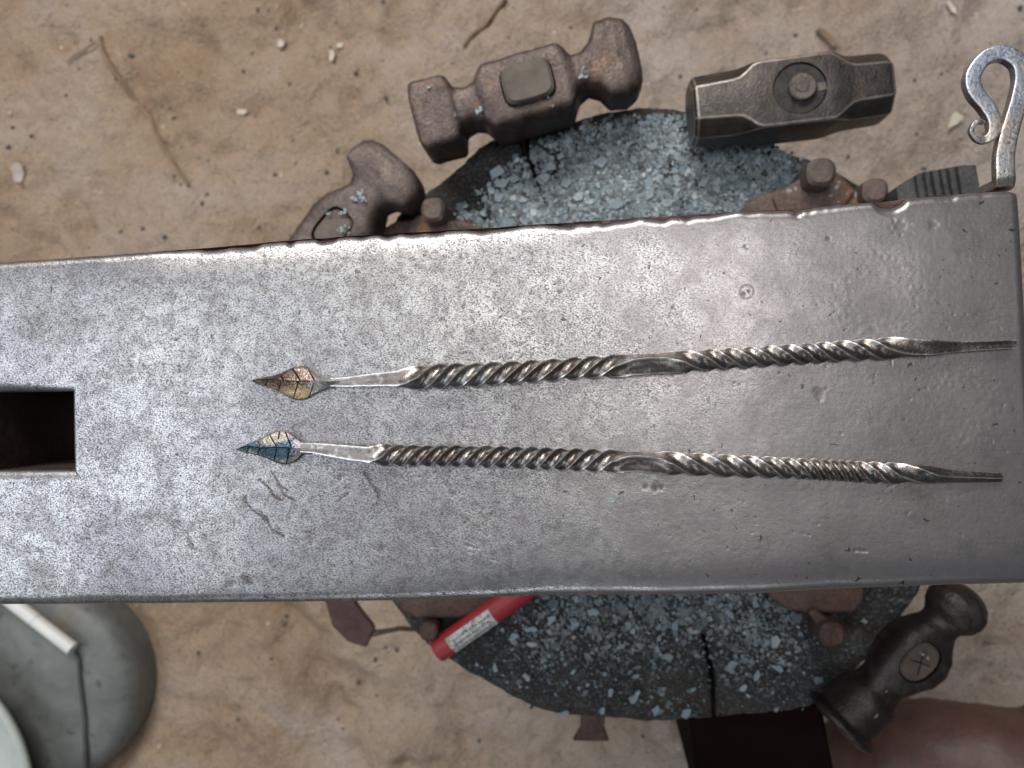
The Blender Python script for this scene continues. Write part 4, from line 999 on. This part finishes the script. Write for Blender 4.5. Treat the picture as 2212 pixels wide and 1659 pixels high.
# ------------------------------------------------------------------ dark box by the stump
def box():
    z1 = -.30
    top = [P(1487, 1540, z1), P(1775, 1518, z1), P(1812, 1720, z1), P(1512, 1760, z1)]
    c = sum(top, Vector())/4; root = empty('wooden_box', (c.x, c.y, GZ), 'near-black wooden box standing against the front of the stump', 'box')
    v = [tuple(p) for p in top]+[(p.x, p.y, GZ-.01) for p in top]
    f = [(0, 1, 2, 3), (7, 6, 5, 4), (0, 4, 5, 1), (1, 5, 6, 2), (2, 6, 7, 3), (3, 7, 4, 0)]
    me = fixn(mesh('box_body', v, f)); bm = bmesh.new(); bm.from_mesh(me); bmesh.ops.bevel(bm, geom=list(bm.edges), offset=.002, segments=2, affect='EDGES'); bm.to_mesh(me); bm.free()
    bmx = simple('black_stained_wood', (.008, .003, .003), 1, 0, .3, 30); bmx.node_tree.nodes['Principled BSDF'].inputs['Specular IOR Level'].default_value = .08
    link('box_body', me, bmx, root, True, 40)
box()

# ------------------------------------------------------------------ grey tub, bowl, white tube and cord (left front)
TUBZ = -.70
def tub():
    c = P(104, 1478, TUBZ-.02); r = 230*(H-TUBZ)/F
    root = empty('grey_tub', (c.x, c.y, GZ), 'upturned grey plastic tub with smudged domed base on the sand', 'tub')
    prof = [(0, .012), (.3, .0115), (.55, .0095), (.75, .006), (.88, .001), (.95, -.006), (.985, -.014), (1, -.024), (1.0, -.035), (.98, GZ-TUBZ-.03)]
    v = [(0, 0, TUBZ-GZ+.012)]; n = 72
    for rr, z in prof[1:]:
        for j in range(n): a = j/n*6.2832; v.append((r*rr*math.cos(a), r*rr*math.sin(a), TUBZ-GZ+z+.0004*fbm((rr*2*math.cos(a), rr*2*math.sin(a), 1), 1)))
    f = [(0, 1+j, 1+(j+1) % n) for j in range(n)]
    for i in range(len(prof)-2):
        for j in range(n): f.append((1+i*n+j, 1+(i+1)*n+j, 1+(i+1)*n+(j+1) % n, 1+i*n+(j+1) % n))
    m = NT('smudged_grey_plastic'); a = m.noise(22, 4, .6, .6); b = m.noise(60, 4, .6, .8)
    cc = m.ramp(a, [(.3, (.105, .112, .107)), (.7, (.17, .18, .172))]); cc = m.mix(m.ramp(b, [(.30, .8), (.40, 0.)]), cc, (.055, .055, .05)); cc = m.mix(m.ramp(m.noise(9, 2, .5), [(.66, 0.), (.72, .3)]), cc, (.20, .14, .06))
    m.set(color=cc, rough=.5); m.bump(b, .001, .5)
    solid('tub_body', v, f, m.m, root, 50)
    # pale bowl overlapping it
    c2 = P(-205, 1705, TUBZ+.05); R = 335*(H-TUBZ-.05)/F
    rb = empty('metal_bowl', (c2.x, c2.y, TUBZ+.014), 'pale grey metal bowl with a rolled rim at the lower left corner', 'bowl')
    prof = [(.0, 0.001), (.5, .002), (.78, .012), (.90, .028), (.945, .040), (.955, .047), (.975, .0505), (1, .0475), (1.0, .042), (.975, .037), (.955, .036), (.93, .026), (.80, .004), (.5, -.004), (0.001, -.004)]
    v = []; n = 96
    for rr, z in prof:
        for j in range(n): a = j/n*6.2832; v.append((R*rr*math.cos(a), R*rr*math.sin(a), z))
    solid('bowl_body', v, grid_faces(len(prof), n, True), simple('pale_enamel', (.50, .54, .51), .5, 0, .12, 30), rb, 60)
    # tube
    def tube(name, pts, r, m, label, cat, capd=True):
        v = []; n = 20
        for i, p in enumerate(pts):
            t = (pts[min(i+1, len(pts)-1)]-pts[max(i-1, 0)]).normalized(); s = t.cross(Vector((0, 0, 1))).normalized(); u = s.cross(t)
            for j in range(n): q = j/n*6.2832; v.append(p+s*r[i]*math.cos(q)+u*r[i]*math.sin(q))
        f = grid_faces(len(pts), n, True)+[tuple(range(n))[::-1], tuple(range(len(v)-n, len(v)))]
        o = link(name, fixn(mesh(name, v, f)), m, smooth=True, angle=40); return tag(o, label, cat)
    zt = TUBZ+.022; w_ = .0085
    A = P(157, 1402, zt); B = P(-60, 1234, zt); d = B-A
    tube('plastic_tube', [A, A+d*.002, A+d*.36, A+d*.362, A+d*.37, B], [w_*.96, w_, w_, w_*.86, w_*1.02, w_*1.05], simple('white_plastic', (.70, .70, .67), .45, 0, .08, 30, .0001), 'white plastic tube with a joint lying across the grey tub', 'tube')
    pts = [(160, 1405), (170, 1425), (172, 1460), (177, 1500), (183, 1550), (185, 1610), (184, 1700)]
    tube('cord', [P(a, b, TUBZ+.012-.00003*max(0, b-1500)) for a, b in pts], [.0016, .0022, .0024, .0026, .003, .003, .003], simple('dark_cord', (.06, .06, .058), .8), 'dark grey cord running from the white tube over the tub', 'cord')
tub()

# ------------------------------------------------------------------ person's knee at the lower right
def leg():
    root = empty('person', P(1990, 1640, GZ), 'bare reddish knee and leg of a person beside the stump', 'person')
    pts = [(1900, 1690, -.745, .044), (1894, 1678, -.66, .046), (1888, 1664, -.58, .049), (1890, 1655, -.525, .052), (1906, 1652, -.485, .055), (1945, 1654, -.455, .057), (2010, 1662, -.438, .058), (2110, 1682, -.428, .061), (2260, 1712, -.415, .067), (2500, 1700, -.38, .085), (2800, 1740, -.36, .09)]
    A = [(*P(a, b, z), r) for a, b, z, r in pts]; A = np.array(A); Q = []
    for i in range(len(A)-1):
        p0, p1, p2, p3 = A[max(i-1, 0)], A[i], A[i+1], A[min(i+2, len(A)-1)]
        for t in np.linspace(0, 1, 8, endpoint=False): Q.append(.5*((2*p1)+(-p0+p2)*t+(2*p0-5*p1+4*p2-p3)*t*t+(-p0+3*p1-3*p2+p3)*t**3))
    Q.append(A[-1]); n = 40; v = []; prev = Vector((0, 1, 0))
    for i, q in enumerate(Q):
        t = Vector(Q[min(i+1, len(Q)-1)][:3])-Vector(Q[max(i-1, 0)][:3]); t.normalize(); s = (prev-t*prev.dot(t)).normalized(); prev = s; u = t.cross(s)
        for j in range(n):
            a = j/n*6.2832; p = Vector(q[:3])+(s*math.cos(a)+u*math.sin(a))*q[3]; v.append(p*1+(s*math.cos(a)+u*math.sin(a))*.003*fbm(p, 14))
    f = grid_faces(len(Q), n, True)+[tuple(range(n))[::-1], tuple(range(len(v)-n, len(v)))]
    m = NT('sunburnt_skin'); a = m.noise(45, 4, .6, .5); b = m.noise(220, 3, .6)
    c = m.ramp(a, [(.3, (.055, .027, .023)), (.7, (.09, .045, .038))]); c = m.mix(m.ramp(b, [(.35, .35), (.5, 0.)]), c, (.14, .045, .035))
    m.set(color=c, rough=.5, sss=.15); m.b.inputs['Subsurface Radius'].default_value = (.01, .004, .002); m.bump(b, .0008, .5)
    link('body', fixn(mesh('body', v, f)), m.m, root, True)
leg()
